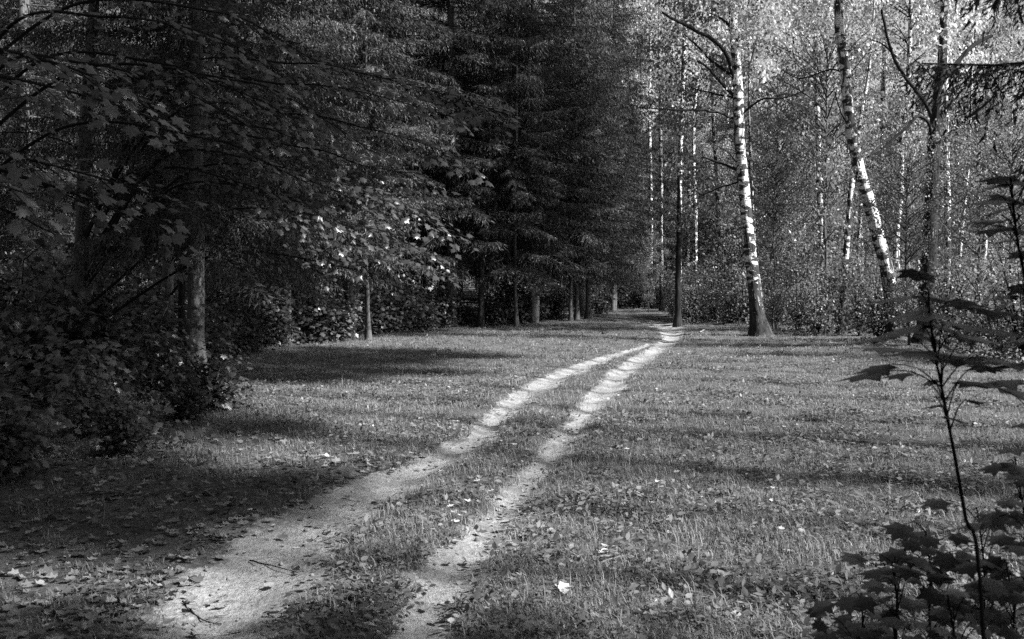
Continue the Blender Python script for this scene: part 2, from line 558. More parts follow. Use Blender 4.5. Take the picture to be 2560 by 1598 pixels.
def shrub(H, W, nstem, ncl, nleaf, lsize, mat_leaf, maple=False, name='shrub'):
    g = Geo()
    C = []
    for i in range(nstem):
        az = rng.uniform(0, 2 * np.pi); r = W * rng.uniform(0.2, 1.0); h = H * rng.uniform(0.3, 1.05)
        t = np.linspace(0, 1, 6)[:, None]
        d = np.array([math.cos(az), math.sin(az), 0])
        B = d * r * (t ** 1.4) + np.array([0, 0, 1.0]) * h * (1.15 * t - 0.15 * t ** 3) + rng.normal(0, 0.04, (6, 3)) * t
        B[0, 2] = -0.1
        tube(g, B, [0.018, 0.005], 5)
        tt = rng.uniform(0.03, 1.0, ncl)
        C.append(np.stack([np.interp(tt, t[:, 0], B[:, a]) for a in range(3)], -1) + rng.normal(0, 0.13, (ncl, 3)) * W)
    C = np.concatenate(C)
    m = len(C) * nleaf
    off = rng.normal(0, 1, (m, 3)) * np.array([0.2, 0.2, 0.07])
    # flat leaf layers tipped outwards
    cen = np.repeat(C, nleaf, 0)
    out = norm(cen * np.array([1, 1, 0]) + 1e-3)
    off[:, 2] -= 0.35 * (off * out).sum(1)
    pos = cen + off
    nrm = norm(out * 0.45 + np.array([0, 0, 0.8]) + rng.normal(0, 0.28, (m, 3)))
    fwd = norm(out + np.array([0, 0, -0.5]) + rng.normal(0, 0.6, (m, 3)))
    keep = pos[:, 2] > 0.04
    tv, tf = (MAPLE_V, MAPLE_F) if maple else (DIA_V, DIA_F)
    V, Fc = scatter(tv, tf, pos[keep], frames(fwd[keep], nrm[keep]), rng.uniform(0.6, 1.25, keep.sum()) * lsize)
    return g.mesh(name + '_stems', M_TWIG, True), mesh_np(name + '_leaves', V, Fc, mat_leaf)


def spruce(H, zb, Lmax, name, fine=1.0, dead=10, fine_top=99.0):
    fine0 = fine
    g = Geo()
    P = np.stack([np.zeros(14), np.zeros(14), np.linspace(-0.2, H, 14)], -1)
    P[1:, :2] += rng.normal(0, 0.03, (13, 2))
    tube(g, spline(P, 0.5), 0.15 * (H / 22) * np.array([1.25, 0.95, 0.85, 0.7, 0.5, 0.3, 0.06]), 10, 0.07)
    S, D, Ln, Sd = [], [], [], []
    z = zb
    while z < H - 0.2:
        fine = fine0 if z < fine_top else 1.0
        u = (z - zb) / (H - zb)
        L0 = Lmax * (1 - u) ** 0.75 * (0.75 + 0.25 * min(1, u * 6))
        nb = rng.integers(4, 7)
        for b in range(nb):
            az = 2 * np.pi * (b + rng.uniform(-0.3, 0.3)) / nb + z * 2.4
            L = L0 * rng.uniform(0.7, 1.12)
            zz = z + rng.uniform(-0.15, 0.15)
            h = np.array([math.cos(az), math.sin(az), 0.0])
            s = np.array([-h[1], h[0], 0.0])
            dr = rng.uniform(0.35, 0.75) * (1 - 0.55 * u)
            t = np.linspace(0, 1, 8)
            ax = h * (L * t)[:, None] + np.array([0, 0, 1.0]) * (L * (0.10 * t - dr * t ** 1.6 + 0.22 * t ** 3))[:, None] + np.array([0, 0, zz])
            tube(g, ax, [0.022 * (0.4 + L / Lmax), 0.004], 4)
            step = 0.075 if z < 13 else 0.2
            step /= fine
            tt = np.arange(0.10, 1.0, step / max(L, 0.3)) + rng.uniform(0, 0.03)
            c = np.stack([np.interp(tt, t, ax[:, a]) for a in range(3)], -1)
            for side in (-1, 1, 0):
                k = len(tt)
                if side:
                    dirn = h * 0.55 + s * side * rng.uniform(0.55, 1.0, (k, 1)) + np.array([0, 0, -0.22]) * rng.uniform(0.6, 1.4, (k, 1))
                    ln = (0.16 + 0.62 * (1 - tt) ** 0.7) * min(1.0, 0.35 + L / 3.0) * rng.uniform(0.6, 1.2, k)
                else:
                    dirn = h * 0.25 + s * rng.normal(0, 0.3, (k, 1)) + np.array([0, 0, -1.0])
                    ln = rng.uniform(0.14, 0.62, k) * min(1.0, 0.4 + L / 3.0) * (1.1 - 0.6 * tt)
                S.append(c); D.append(norm(dirn)); Ln.append(ln); Sd.append(np.full(k, fine))
        z += (0.50 if z < 13 else 0.7) * rng.uniform(0.8, 1.2)
    S, D, Ln, Sd = np.concatenate(S), np.concatenate(D), np.concatenate(Ln), np.concatenate(Sd)
    nn = np.maximum(3, (Ln / (0.042 / Sd)).astype(int))
    idx = np.repeat(np.arange(len(S)), nn)
    first = np.repeat(np.cumsum(nn) - nn, nn)
    fr = (np.arange(len(idx)) - first + rng.uniform(0, 1, len(idx))) / nn[idx]
    pos = S[idx] + D[idx] * (Ln[idx] * fr)[:, None]
    pos[:, 2] -= 0.45 * Ln[idx] * fr ** 2
    tang = norm(D[idx] + np.array([0, 0, -0.9]) * fr[:, None])
    sp = norm(np.cross(tang, norm(rng.normal(0, 1, (len(idx), 3)))))
    fwd = norm(tang + 0.55 * sp)
    nr = norm(np.cross(fwd, sp) + 0.3 * rng.normal(0, 1, (len(idx), 3)))
    tv = np.array([(-0.13, 0, 0), (0.13, 0.1, 0), (0.0, 1.0, -0.12)])
    V, Fc = scatter(tv, np.array([(0, 1, 2)]), pos, frames(fwd, nr), rng.uniform(0.07, 0.16, len(idx)) / Sd[idx])
    for i in range(dead):            # bare dead limbs under the crown
        zz = rng.uniform(0.8, zb + 1.0); az = rng.uniform(0, 6.28); L = rng.uniform(0.4, 1.5)
        h = np.array([math.cos(az), math.sin(az), -0.25])
        t = np.linspace(0, 1, 5)[:, None]
        tube(g, np.array([0, 0, zz]) + h * L * t + rng.normal(0, 0.05, (5, 3)) * t, [0.013, 0.003], 4)
    return g.mesh(name + '_wood', M_SPRUCE_BARK, True), mesh_np(name + '_crown', V, Fc, M_SPRUCE)


def plant(kind, meshes, loc, label, cat, group=None, rz=None, s=1.0, parts=('trunk', 'crown'), s_z=None):
    e = empty(kind, (loc[0], loc[1], gz(loc[0], loc[1])), rng.uniform(0, 6.28) if rz is None else rz, s)
    if s_z: e.scale = (s, s, s_z)
    tag(e, label, cat, group)
    for pn, me in zip(parts, meshes):
        new_obj(pn, me, e)
    return e


BIRCH = [decid(20, 4.5 + i * 0.8, 3.0, 75, 4, 38, 0.115, spread=0.20, name='birch') for i in range(4)]
YOUNG = [decid(8.5 + i, 1.2, 2.2, 70, 4, 26, 0.11, spread=0.19, droop=0.3, trunk_r=0.05, mat_leaf=M_HAZEL_LEAF,
               bark=M_GREY_BARK, name='young_tree') for i in range(3)]
BUSH = [shrub(2.4, 1.15, 20, 8, 13, 0.10, M_HAZEL_LEAF, name='bush') for i in range(3)]
MBUSH = [shrub(1.5, 0.9, 15, 7, 10, 0.12, M_MAPLE_LEAF, True, name='maple_bush') for i in range(3)]
SPRUCE = [spruce(23, 2.6, 3.9, 'spruce'), spruce(24, 2.1, 3.4, 'spruce')]

# ------------------------------------------------------------------ spruces on the far side of the clearing
SPR = [  # px, ground y of the 2422 view, mesh, scale, label
    (1375, 748, 0, 1.02, 'largest drooping spruce in the middle, its branches reaching over the track'),
    (1262, 765, 1, 1.0, 'dark drooping spruce just behind the thin pale-topped trunk'),
    (1068, 772, 0, 0.98, 'dark spruce with thick bare lower trunk beside the thin pale-topped trunk'),
    (960, 770, 1, 1.05, 'dense spruce behind the middle maple sprays'),
    (835, 775, 0, 1.0, 'dark spruce behind the brightest maple leaves'),
    (1450, 735, 1, 0.95, 'dark spruce at the bend of the track beside the sunlit birch wood'),
    (1505, 726, 0, 0.85, 'smaller spruce closing the bend of the track, edge feathery against the bright birches'),
]
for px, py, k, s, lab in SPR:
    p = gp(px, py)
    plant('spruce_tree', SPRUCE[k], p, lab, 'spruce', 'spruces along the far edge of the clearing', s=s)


def fill(n, cond, mind, box, existing, tries=6000):
    out = []
    for _ in range(tries):
        if len(out) >= n: break
        x, y = rng.uniform(box[0], box[1]), rng.uniform(box[2], box[3])
        if not cond(x, y): continue
        if all((x - a) ** 2 + (y - b) ** 2 > mind ** 2 for a, b in existing + out):
            out.append((x, y))
    return out


taken = [tuple(gp(px, py)[:2]) for px, py, *_ in SPR]
deep = fill(80, lambda x, y: x < LEFT_EDGE(min(y, 56)) - (4.6 if y < 22 else 2.8) and x > -0.55 * y - 9, 2.4, (-50, 6, 10, 95), taken)
for i, (x, y) in enumerate(deep):
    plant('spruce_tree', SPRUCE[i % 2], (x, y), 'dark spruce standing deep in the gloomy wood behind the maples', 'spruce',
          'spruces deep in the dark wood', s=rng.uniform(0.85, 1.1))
taken += deep
rim = fill(60, lambda x, y: x < 0.12 * y, 4.0, (-95, 22, 98, 170), taken)
for i, (x, y) in enumerate(rim):
    plant('spruce_tree', SPRUCE[i % 2], (x, y), 'farthest dark spruce closing the gloom at the back of the wood', 'spruce',
          'spruces closing the back of the wood', s=rng.uniform(0.9, 1.2))
back = fill(20, lambda x, y: -4 < x < 14, 3.0, (-4, 14, 60, 95), taken)
for i, (x, y) in enumerate(back):
    plant('spruce_tree', SPRUCE[i % 2], (x, y), 'dark spruce far behind the bend of the track', 'spruce', 'spruces behind the bend', s=rng.uniform(0.8, 1.05))
taken += back


# ------------------------------------------------------------------ bare or slim trunks on the left
def custom_tree(kind, cat, label, pts, widths, Y, bark, limbs=(), crown=None, crown_off=(0, 0, 0), crown_s=1.0, group=None, top=None, sides=14, base_y=None):
    """pts: trunk centre line on the 2422 view, foot first; widths in the same pixels"""
    P = [q(x, y, Y) for x, y in pts]
    foot = P[0].copy(); foot[2] = gz(foot[0], foot[1])
    P[0][2] = foot[2] - 0.15
    rad = [w * K * Y / F / 2 for w in widths]
    if top:
        d = norm(P[-1] - P[-2]) * 0.4 + np.array([0, 0, 1.0]); d /= d[2]
        n = 3
        for i in range(1, n + 1):
            P.append(P[-1 - (i - 1)] * 0 + P[len(pts) - 1] + d * (top - P[len(pts) - 1][2]) * i / n)
            rad.append(rad[len(pts) - 1] * (1 - 0.85 * i / n))
    e = empty(kind, foot)
    tag(e, label, cat, group)
    P = np.array(P)
    Ps = spline(P, 0.22)
    rr = np.interp(Ps[:, 2], P[:, 2], rad)
    rr[:4] *= np.array([2.0, 1.65, 1.3, 1.1])
    Ps[:, :2] += (np.cumsum(rng.normal(0, 0.006, (len(Ps), 2)), 0) * np.minimum(1, np.arange(len(Ps)) / 8)[:, None])
    g = Geo(); tube(g, Ps - foot, rr, sides, 0.05)
    new_obj('trunk', g.mesh('trunk', bark, True), e)
    for L in limbs:
        lp, w0, w1, dz = L
        Q_ = np.array([q(x, y, Y + dz * i / (len(lp) - 1)) for i, (x, y) in enumerate(lp)])
        g = Geo()
        Qs = spline(Q_, 0.12)
        Qs += np.cumsum(rng.normal(0, 0.006, Qs.shape), 0)
        tube(g, Qs - foot, [w0 * K * Y / F / 1.7, w1 * K * Y / F / 1.5], 6, 0.08)
        # side twigs
        for k in range(max(2, len(Qs) // 6)):
            i0 = rng.integers(len(Qs) // 4, len(Qs) - 1)
            d = norm(norm(Qs[-1] - Qs[0]) + rng.normal(0, 0.7, 3)) * rng.uniform(0.25, 0.7)
            tw = Qs[i0] - foot + d * np.linspace(0, 1, 5)[:, None] + np.array([0, 0, -0.15]) * np.linspace(0, 1, 5)[:, None] ** 2
            tube(g, tw, [0.008, 0.003], 4)
        new_obj('limb', g.mesh('limb', M_TWIG, True), e)
    if crown is not None:
        c = new_obj('crown', crown, e)
        at7 = [np.interp(9.0, Ps[:, 2], Ps[:, a]) for a in (0, 1)]
        c.location = (at7[0] - foot[0] + crown_off[0], at7[1] - foot[1] + crown_off[1], crown_off[2])
        c.scale = (crown_s,) * 3
        c.rotation_euler = (0, 0, rng.uniform(0, 6.28))
    taken.append((foot[0], foot[1]))
    return e


custom_tree('slim_birch', 'birch', 'thin trunk with a bright birch-white top rising before the spruces',
            [(1136, 778), (1141, 640), (1148, 500), (1156, 330), (1158, 180), (1158, 25)], [15, 13, 12, 10, 9, 8], 36.5,
            bark_birch('thin_birch_bark', dark_h=14, white=0.6), crown=BIRCH[2][1], crown_off=(0, 0, 4.0), top=17)
for pts, w, Y, lab, bk in [
    ([(680, 806), (678, 720), (677, 630), (676, 500), (674, 350)], [24, 21, 20, 18, 14], 27.5, 'straight grey trunk rising out of the leafy maple bush', M_SPRUCE_BARK),
    ([(871, 792), (870, 720), (869, 640), (868, 520)], [12, 10, 9, 7], 29.0, 'slender dark trunk between the maple bush and the spruces', M_GREY_BARK),
    ([(462, 850), (463, 700), (464, 560), (465, 380), (466, 150)], [44, 40, 38, 34, 30], 17.0, 'thick black trunk with a faint pale edge at the gloomy left side', M_SPRUCE_BARK),
    ([(1350, 748), (1350, 690), (1351, 600)], [9, 8, 7], 41.0, 'thin grey trunk, first of a close row under the largest spruce', M_SPRUCE_BARK),
    ([(1364, 750), (1364, 690), (1363, 600)], [11, 10, 9], 42.0, 'pale grey trunk, second of a close row under the largest spruce', M_SPRUCE_BARK),
    ([(1392, 748), (1391, 690), (1390, 600)], [14, 12, 10], 43.0, 'dark trunk, last of a close row under the largest spruce', M_SPRUCE_BARK),
    ([(1222, 764), (1221, 700), (1221, 620)], [10, 9, 8], 37.0, 'slim dim trunk behind the small maple clump below the spruce', M_GREY_BARK),
    ([(600, 800), (601, 700), (600, 600), (602, 450)], [13, 12, 11, 9], 24.0, 'faint thin trunk in the darkness left of the leafy bush', M_GREY_BARK),
]:
    custom_tree('bare_trunk_tree', 'tree', lab, pts, w, Y, bk, top=20, crown=SPRUCE[rng.integers(2)][1], crown_off=(0, 0, 0.2), crown_s=0.8)
custom_tree('dim_birch', 'birch', 'dim flecked birch trunk beside the thick black trunk',
            [(430, 840), (431, 740), (430, 640), (428, 500), (426, 300)], [19, 17, 16, 15, 12], 18.5, M_BIRCH_DARK, top=15, crown=BIRCH[1][1], crown_s=0.8)

# ------------------------------------------------------------------ the main birches on the right
custom_tree('birch_tree', 'birch', 'large birch at the clearing edge, fissured foot and many bare limbs to one side',
            [(1800, 795), (1784, 700), (1772, 600), (1764, 500), (1755, 400), (1748, 330), (1745, 200), (1738, 90), (1735, 20)],
            [38, 33, 30, 27, 25, 24, 23, 22, 21], 31.0, M_BIRCH,
            limbs=[([(1738, 195), (1722, 135), (1690, 95), (1640, 68), (1570, 28)], 10, 4, -1.5),
                   ([(1735, 180), (1690, 150), (1650, 110), (1618, 80)], 7, 3, 0.8),
                   ([(1735, 225), (1705, 195), (1680, 165), (1650, 143)], 8, 3, -0.6),
                   ([(1735, 232), (1700, 225), (1655, 215), (1620, 205)], 5, 2, 1.2),
                   ([(1735, 280), (1690, 265), (1610, 262), (1510, 255)], 5, 2, -1.0),
                   ([(1745, 402), (1722, 392), (1690, 380), (1660, 368)], 7, 3, 0.6),
                   ([(1745, 385), (1720, 360), (1690, 345)], 4, 2, -1.0),
                   ([(1755, 190), (1775, 150), (1790, 100)], 5, 2, 0.5),
                   ([(1750, 430), (1700, 445), (1660, 462)], 4, 2, 1.0),
                   ([(1738, 75), (1715, 50), (1680, 30)], 7, 3, 0.3),
                   ([(1755, 270), (1800, 235), (1850, 232), (1900, 215)], 5, 2, -0.8)],
            crown=BIRCH[0][1], crown_off=(0, 0, 2.6), top=21)
custom_tree('birch_tree', 'birch', 'bright banded birch leaning back to the top of the picture',
            [(2118, 810), (2108, 720), (2094, 630), (2074, 545), (2052, 462), (2034, 395), (2017, 325), (2005, 250), (1999, 170), (1990, 90), (1984, 20)],
            [36, 34, 31, 29, 28, 27, 26, 25, 24, 22, 20], 28.0, M_BIRCH,
            limbs=[([(1998, 175), (1965, 165), (1900, 185), (1860, 170)], 4, 2, 1.0),
                   ([(2008, 300), (1990, 260), (1975, 215)], 4, 2, -0.8),
                   ([(2040, 420), (2030, 390), (2010, 350), (1990, 330)], 6, 2, 1.0),
                   ([(2055, 370), (2100, 330), (2135, 300), (2160, 285)], 5, 2, 1.6)],
            crown=BIRCH[1][1], crown_off=(0, 0, 2.6), top=20)
custom_tree('birch_tree', 'birch', 'slender white birch with its foot in view, just left of the leaning banded birch',
            [(1984, 798), (1994, 720), (2000, 640), (2007, 540), (2015, 450), (2030, 340), (2045, 250), (2062, 160)],
            [16, 15, 15, 14, 14, 12, 9, 6], 32.0, M_BIRCH, crown=BIRCH[2][1], crown_off=(0, 0, 2.0), top=15)
custom_tree('birch_tree', 'birch', 'straight flecked birch midway between the large birch and the leaning birch',
            [(1946, 770), (1942, 600), (1939, 450), (1936, 300), (1933, 190), (1931, 100)], [16, 14, 13, 12, 11, 10], 38.0, M_BIRCH,
            limbs=[([(1933, 200), (1895, 185), (1850, 165)], 3, 2, 0.8), ([(1932, 300), (1895, 235), (1850, 225), (1810, 240)], 4, 2, -1)],
            crown=BIRCH[3][1], crown_off=(0, 0, 2.5), top=20)
custom_tree('old_birch', 'birch', 'stout dark old birch with forking limbs near the right side',
            [(2186, 800), (2196, 680), (2203, 560), (2210, 440), (2214, 340), (2222, 250), (2230, 160), (2236, 20)],
            [42, 37, 34, 31, 31, 28, 22, 18], 27.0, M_BIRCH_DARK,
            limbs=[([(2206, 285), (2185, 240), (2150, 190), (2115, 130), (2095, 60), (2085, 20)], 9, 4, -0.8),
                   ([(2204, 330), (2195, 290), (2168, 272), (2140, 300), (2095, 340), (2062, 372)], 8, 4, -0.6),
                   ([(2222, 195), (2255, 160), (2295, 115), (2345, 85)], 13, 6, 0.6),
                   ([(2226, 335), (2260, 305), (2300, 270), (2345, 235)], 9, 4, -1.0),
                   ([(2212, 190), (2190, 165), (2160, 140)], 4, 2, 0.8),
                   ([(2120, 135), (2090, 105), (2060, 95)], 4, 2, 0.2)],
            crown=BIRCH[0][1], crown_off=(0, 0, 3.0), top=20)
custom_tree('dark_trunk_tree', 'tree', 'straight black trunk casting a shadow across the bend of the track',
            [(1603, 772), (1604, 690), (1605, 590), (1606, 480)], [15, 14, 13, 9], 36.5, bark_rough('black_bark', 0.01, 0.045),
            crown=YOUNG[1][1], crown_off=(0.3, -0.3, 1.8), crown_s=1.1, top=6.2)
for pts, w, Y, lab in [
    ([(2087, 770), (2086, 480), (2086, 330), (2088, 200), (2092, 90)], [13, 12, 11, 10, 9], 42.0, 'thin birch seen just behind the leaning banded birch'),
    ([(1702, 760), (1701, 640), (1699, 500), (1690, 330), (1686, 200)], [12, 11, 10, 8, 7], 44.0, 'thin birch between the black trunk and the large birch'),
    ([(1565, 740), (1565, 470), (1563, 300), (1560, 150)], [9, 8, 8, 6], 52.0, 'thin birch at the edge of the dark spruce, brightly speckled'),
    ([(1606, 760), (1606, 500), (1608, 300), (1611, 170), (1613, 60)], [13, 12, 11, 11, 9], 48.0, 'sunlit thin birch rising straight above the black trunk'),
    ([(1645, 755), (1643, 500), (1640, 300), (1652, 160), (1672, 60)], [10, 9, 8, 8, 6], 54.0, 'thin curving birch right of the one above the black trunk'),
    ([(1540, 735), (1540, 450), (1538, 250), (1540, 60)], [9, 8, 7, 6], 58.0, 'faint thin birch nearest the dark spruce edge'),
    ([(1788, 770), (1786, 560), (1783, 450), (1779, 300)], [12, 11, 9, 6], 35.0, 'thin birch stem close behind the large birch foot'),
    ([(2262, 790), (2272, 620), (2284, 500), (2296, 350)], [11, 9, 8, 6], 34.0, 'thin leaning birch at the far right behind the dark leaves'),
    ([(1868, 770), (1868, 600), (1872, 400), (1876, 200)], [10, 9, 8, 6], 50.0, 'dim thin birch back in the wood right of the large birch'),
    ([(2240, 780), (2242, 500), (2240, 300), (2238, 100)], [16, 15, 14, 13], 33.0, 'pale birch half hidden behind the stout dark old birch'),
    ([(2330, 780), (2326, 500), (2330, 300), (2332, 100)], [12, 11, 10, 9], 40.0, 'thin pale birch behind the near spruce boughs'),
]:
    custom_tree('birch_tree', 'birch', lab, pts, w, Y, M_BIRCH, crown=BIRCH[rng.integers(4)][1], crown_off=(0, 0, rng.uniform(2.0, 4.0)), top=18, sides=10,
                group='thin birches in the sunlit wood')

# ------------------------------------------------------------------ the sunlit wood behind them
def right_zone(x, y):
    return x > RIGHT_EDGE(min(y, 56)) + 1.5 and x < 0.5 * y + 2


bz = fill(24, lambda x, y: right_zone(x, y) and y > 36, 2.3, (4, 40, 36, 85), taken)
for i, (x, y) in enumerate(bz):
    plant('birch_tree', BIRCH[i % 4], (x, y), 'slim birch standing back in the sunlit leafy wood', 'birch', 'birches far back in the sunlit wood', s=rng.uniform(0.75, 1.1))
taken += bz
far = fill(30, lambda x, y: 0.04 * y < x < 0.52 * y, 4.0, (2, 70, 86, 140), taken)
for i, (x, y) in enumerate(far):
    plant('birch_tree', BIRCH[i % 4], (x, y), 'distant birch closing the far end of the sunlit wood', 'birch', 'birches closing the far view', s=rng.uniform(0.9, 1.25))
rimr = fill(40, lambda x, y: 0.08 * y < x < 0.58 * y, 4.0, (5, 100, 120, 175), taken)
for i, (x, y) in enumerate(rimr):
    plant('spruce_tree', SPRUCE[i % 2], (x, y), 'distant spruce behind the last birches of the sunlit wood', 'spruce', 'spruces behind the sunlit wood', s=rng.uniform(0.9, 1.2))
yf = fill(40, lambda x, y: 0.05 * y < x < 0.52 * y, 2.2, (3, 50, 60, 95), [])
for i, (x, y) in enumerate(yf):
    plant('young_tree', YOUNG[i % 3], (x, y), 'young leafy tree far back behind the birch trunks', 'young tree', 'young trees far back', s=rng.uniform(0.6, 1.0))
for px_, Y_, s_, lab in [(2300, 25.0, 0.55, 'young leafy tree right of the stout dark old birch'), (2150, 26.0, 0.5, 'young leafy tree left of the stout dark old birch'),
                         (2400, 22.0, 0.5, 'young leafy tree at the right border of the clearing'), (1830, 33.5, 0.6, 'young leafy tree just right of the large birch')]:
    p = q(px_, 800, Y_)
    plant('young_tree', YOUNG[1], (p[0], p[1]), lab, 'young tree', s=s_)
yz = fill(15, lambda x, y: right_zone(x, y) and y > 32, 1.8, (5, 30, 32, 60), [])
for i, (x, y) in enumerate(yz):
    plant('young_tree', YOUNG[i % 3], (x, y), 'young leafy tree filling the wood between the birch trunks', 'young tree', 'young trees between the birches', s=rng.uniform(0.65, 1.05))

# bushes along the right edge of the clearing
RB = [(1640, 775, 0.85, 'dark rounded bush at the foot of the black trunk'),
      (1690, 770, 0.9, 'leafy bush left of the large birch, behind fallen pale sticks'),
      (1735, 775, 0.75, 'low bush touching the left side of the large birch foot'),
      (1835, 785, 0.8, 'leafy bush just right of the large birch foot'),
      (1885, 790, 0.9, 'feathery bush between the large birch and the slender white birch'),
      (1935, 800, 0.85, 'dark bush left of the slender white birch foot'),
      (2030, 800, 0.95, 'tangled bush right of the slender white birch foot'),
      (2080, 815, 0.8, 'bush hiding the foot of the leaning banded birch'),
      (2140, 815, 0.9, 'bush between the leaning birch and the stout dark birch'),
      (2240, 830, 0.9, 'bright leafy bush right of the stout dark birch'),
      (2300, 845, 0.9, 'leafy bush behind the near maple sapling'),
      (2365, 860, 0.95, 'leafy bush at the right end of the clearing'),
      (2420, 870, 1.0, 'broad bush at the right border beyond the sunny grass'),
      (1622, 776, 0.6, 'small bush hiding the right side of the black trunk foot'),
      (1668, 766, 1.25, 'tall bush mass behind the pale sticks, between the black trunk and the large birch'),
      (1715, 762, 1.3, 'tall bush mass just behind the large birch'),
      (1860, 772, 1.3, 'tall bush mass behind the feathery bush right of the large birch'),
      (1590, 755, 0.55, 'small pale bush glowing beside the bend of the track')]
for i, (px, py, s, lab) in enumerate(RB):
    p = gp(px, py - 6)
    plant('bush', BUSH[i % 3], p, lab, 'bush', 'bushes along the birch wood edge', s=s, parts=('stems', 'leaves'))
ub = fill(26, lambda x, y: right_zone(x, y), 1.5, (6, 26, 31, 50), [])
for i, (x, y) in enumerate(ub):
    plant('bush', BUSH[i % 3], (x, y), 'bush in the undergrowth deep between the birches', 'bush', 'undergrowth bushes between the birches', s=rng.uniform(0.8, 1.35), parts=('stems', 'leaves'))

# bushes along the left edge
LB = [(560, 815, 1.0, 0, 'dim maple bush left of the straight grey trunk'),
      (640, 822, 0.8, 1, 'low maple bush at the foot of the straight grey trunk'),
      (735, 815, 1.15, 2, 'brightest maple bush, right of the straight grey trunk'),
      (800, 810, 0.95, 0, 'maple bush left of the slender dark trunk'),
      (905, 795, 1.1, 1, 'tall maple bush right of the slender dark trunk'),
      (960, 785, 1.2, 2, 'maple bush with a drooping pale tip before the dark gap'),
      (1170, 775, 0.75, 0, 'small maple clump right of the thin pale-topped trunk'),
      (1215, 768, 1.25, 1, 'upright young maple clump under the dark drooping spruce'),
      (1265, 765, 0.8, 2, 'low maple clump left of the close row of trunks'),
      (1315, 762, 0.85, 0, 'maple clump touching the close row of trunks'),
      (1420, 748, 0.8, 1, 'dim clump right of the close row of trunks'),
      (1010, 790, 0.6, 2, 'low dark clump before the thick bare spruce trunk')]
for px, py, s, k, lab in LB:
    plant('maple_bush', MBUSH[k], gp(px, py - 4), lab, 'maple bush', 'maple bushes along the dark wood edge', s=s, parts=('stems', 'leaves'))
gb = fill(130, lambda x, y: (x < LEFT_EDGE(min(y, 56)) - 3 or y > 57) and x > -0.5 * y - 2, 1.5, (-30, 14, 18, 76), [])
for i, (x, y) in enumerate(gb):
    plant('bush', BUSH[i % 3], (x, y), 'dim bush in the gloom between the dark trunks', 'bush', 'dim bushes inside the dark wood', s=rng.uniform(0.7, 1.3), parts=('stems', 'leaves'))
for i, y in enumerate(np.concatenate([np.arange(9.0, 24, 1.15), np.arange(24, 44, 1.5)])):
    x = float(LEFT_EDGE(y)) + rng.uniform(-0.8, 0.15)
    plant('maple_bush', MBUSH[i % 3], (x, y), 'weedy low maple bush in the fringe between the dark wood and the grass', 'maple bush', 'low bushes fringing the dark wood', s=rng.uniform(0.5, 1.0) * (0.62 if y < 17 else 1.0), parts=('stems', 'leaves'))
for i, (x, y, s_) in enumerate([(-5.6, 9.4, 0.8), (-6.4, 10.6, 1.1), (-5.9, 12.0, 0.9), (-7.2, 12.8, 1.3), (-6.2, 14.0, 1.0), (-7.6, 15.2, 1.3), (-6.6, 16.2, 1.1),
                                (-8.4, 18.0, 1.4), (-7.0, 18.6, 1.1), (-6.8, 20.6, 1.0), (-8.8, 21.5, 1.4), (-7.4, 23.0, 1.2), (-9.6, 14.0, 1.4), (-10, 24.5, 1.5)]):
    plant('maple_bush', MBUSH[i % 3], (x, y), 'dark low maple bush lost in the shade of the left verge', 'maple bush', 'dark bushes of the left verge', s=s_, parts=('stems', 'leaves'))
for x, y, s_ in [(3.6, 57.5, 1.2), (4.7, 58.5, 1.35), (5.7, 57.8, 1.2), (6.7, 58.3, 1.35), (7.6, 57.0, 1.2), (5.2, 60.5, 1.6), (6.3, 61.0, 1.6)]:
    plant('bush', BUSH[int(x * 7) % 3], (x, y), 'bush closing the dark opening where the track bends out of sight', 'bush', 'bushes closing the bend', rz=x, s=s_, parts=('stems', 'leaves'))
p = q(1535, 735, 50)
plant('young_tree', YOUNG[0], (p[0], p[1]), 'small pale young tree shining in the dark bend of the track', 'young tree', s=0.42)

# ------------------------------------------------------------------ the maples whose sprays hang in from the left
def spray(axis, width, N, dens=1.0, size=(0.06, 0.13), twigs=None):
    """flat drooping leaf layer along an axis: arrays pos, fwd, nrm, size"""
    A = spline(axis, 0.05)
    n = len(A)
    L = np.linalg.norm(np.diff(A, axis=0), axis=1).sum()
    P, Fw, Nr = [], [], []
    N = norm(np.asarray(N, float))
    st = np.arange(0.02, 1.0, 0.10 / max(L, 0.2) / dens)
    for k, u in enumerate(st):
        i = min(n - 2, int(u * n))
        T = norm(A[i + 1] - A[max(0, i - 1)])
        side = norm(np.cross(N, T)) * (1 if k % 2 else -1)
        w = width * (0.30 + 0.70 * math.sin(math.pi * min(1, 0.16 + 0.80 * (1 - u)))) * rng.uniform(0.55, 1.1)
        d = norm(0.65 * T + 0.75 * side)
        m = max(2, int(w / 0.085))
        tt = (np.arange(m) + 0.6) / m
        base = A[i] + d * (w * tt)[:, None] + np.array([0, 0, -0.16]) * (w * tt ** 2)[:, None]
        base = base + rng.normal(0, 0.03, base.shape)
        if twigs is not None and w > 0.2:
            tube(twigs, np.stack([A[i], A[i] + d * w * 0.5 + np.array([0, 0, -0.03]) * w, A[i] + d * w + np.array([0, 0, -0.16]) * w]), [0.005, 0.002], 3)
        alt = np.where(np.arange(m) % 2 == 0, 1.0, -1.0)[:, None]
        f = norm(d[None] + alt * 0.6 * np.cross(N, d)[None] + np.array([0, 0, -0.22]) + rng.normal(0, 0.18, (m, 3)))
        P.append(base + f * 0.03); Fw.append(f); Nr.append(norm(N[None] + rng.normal(0, 0.2, (m, 3))))
    P, Fw, Nr = np.concatenate(P), np.concatenate(Fw), np.concatenate(Nr)
    return P, Fw, Nr, rng.uniform(*size, len(P))


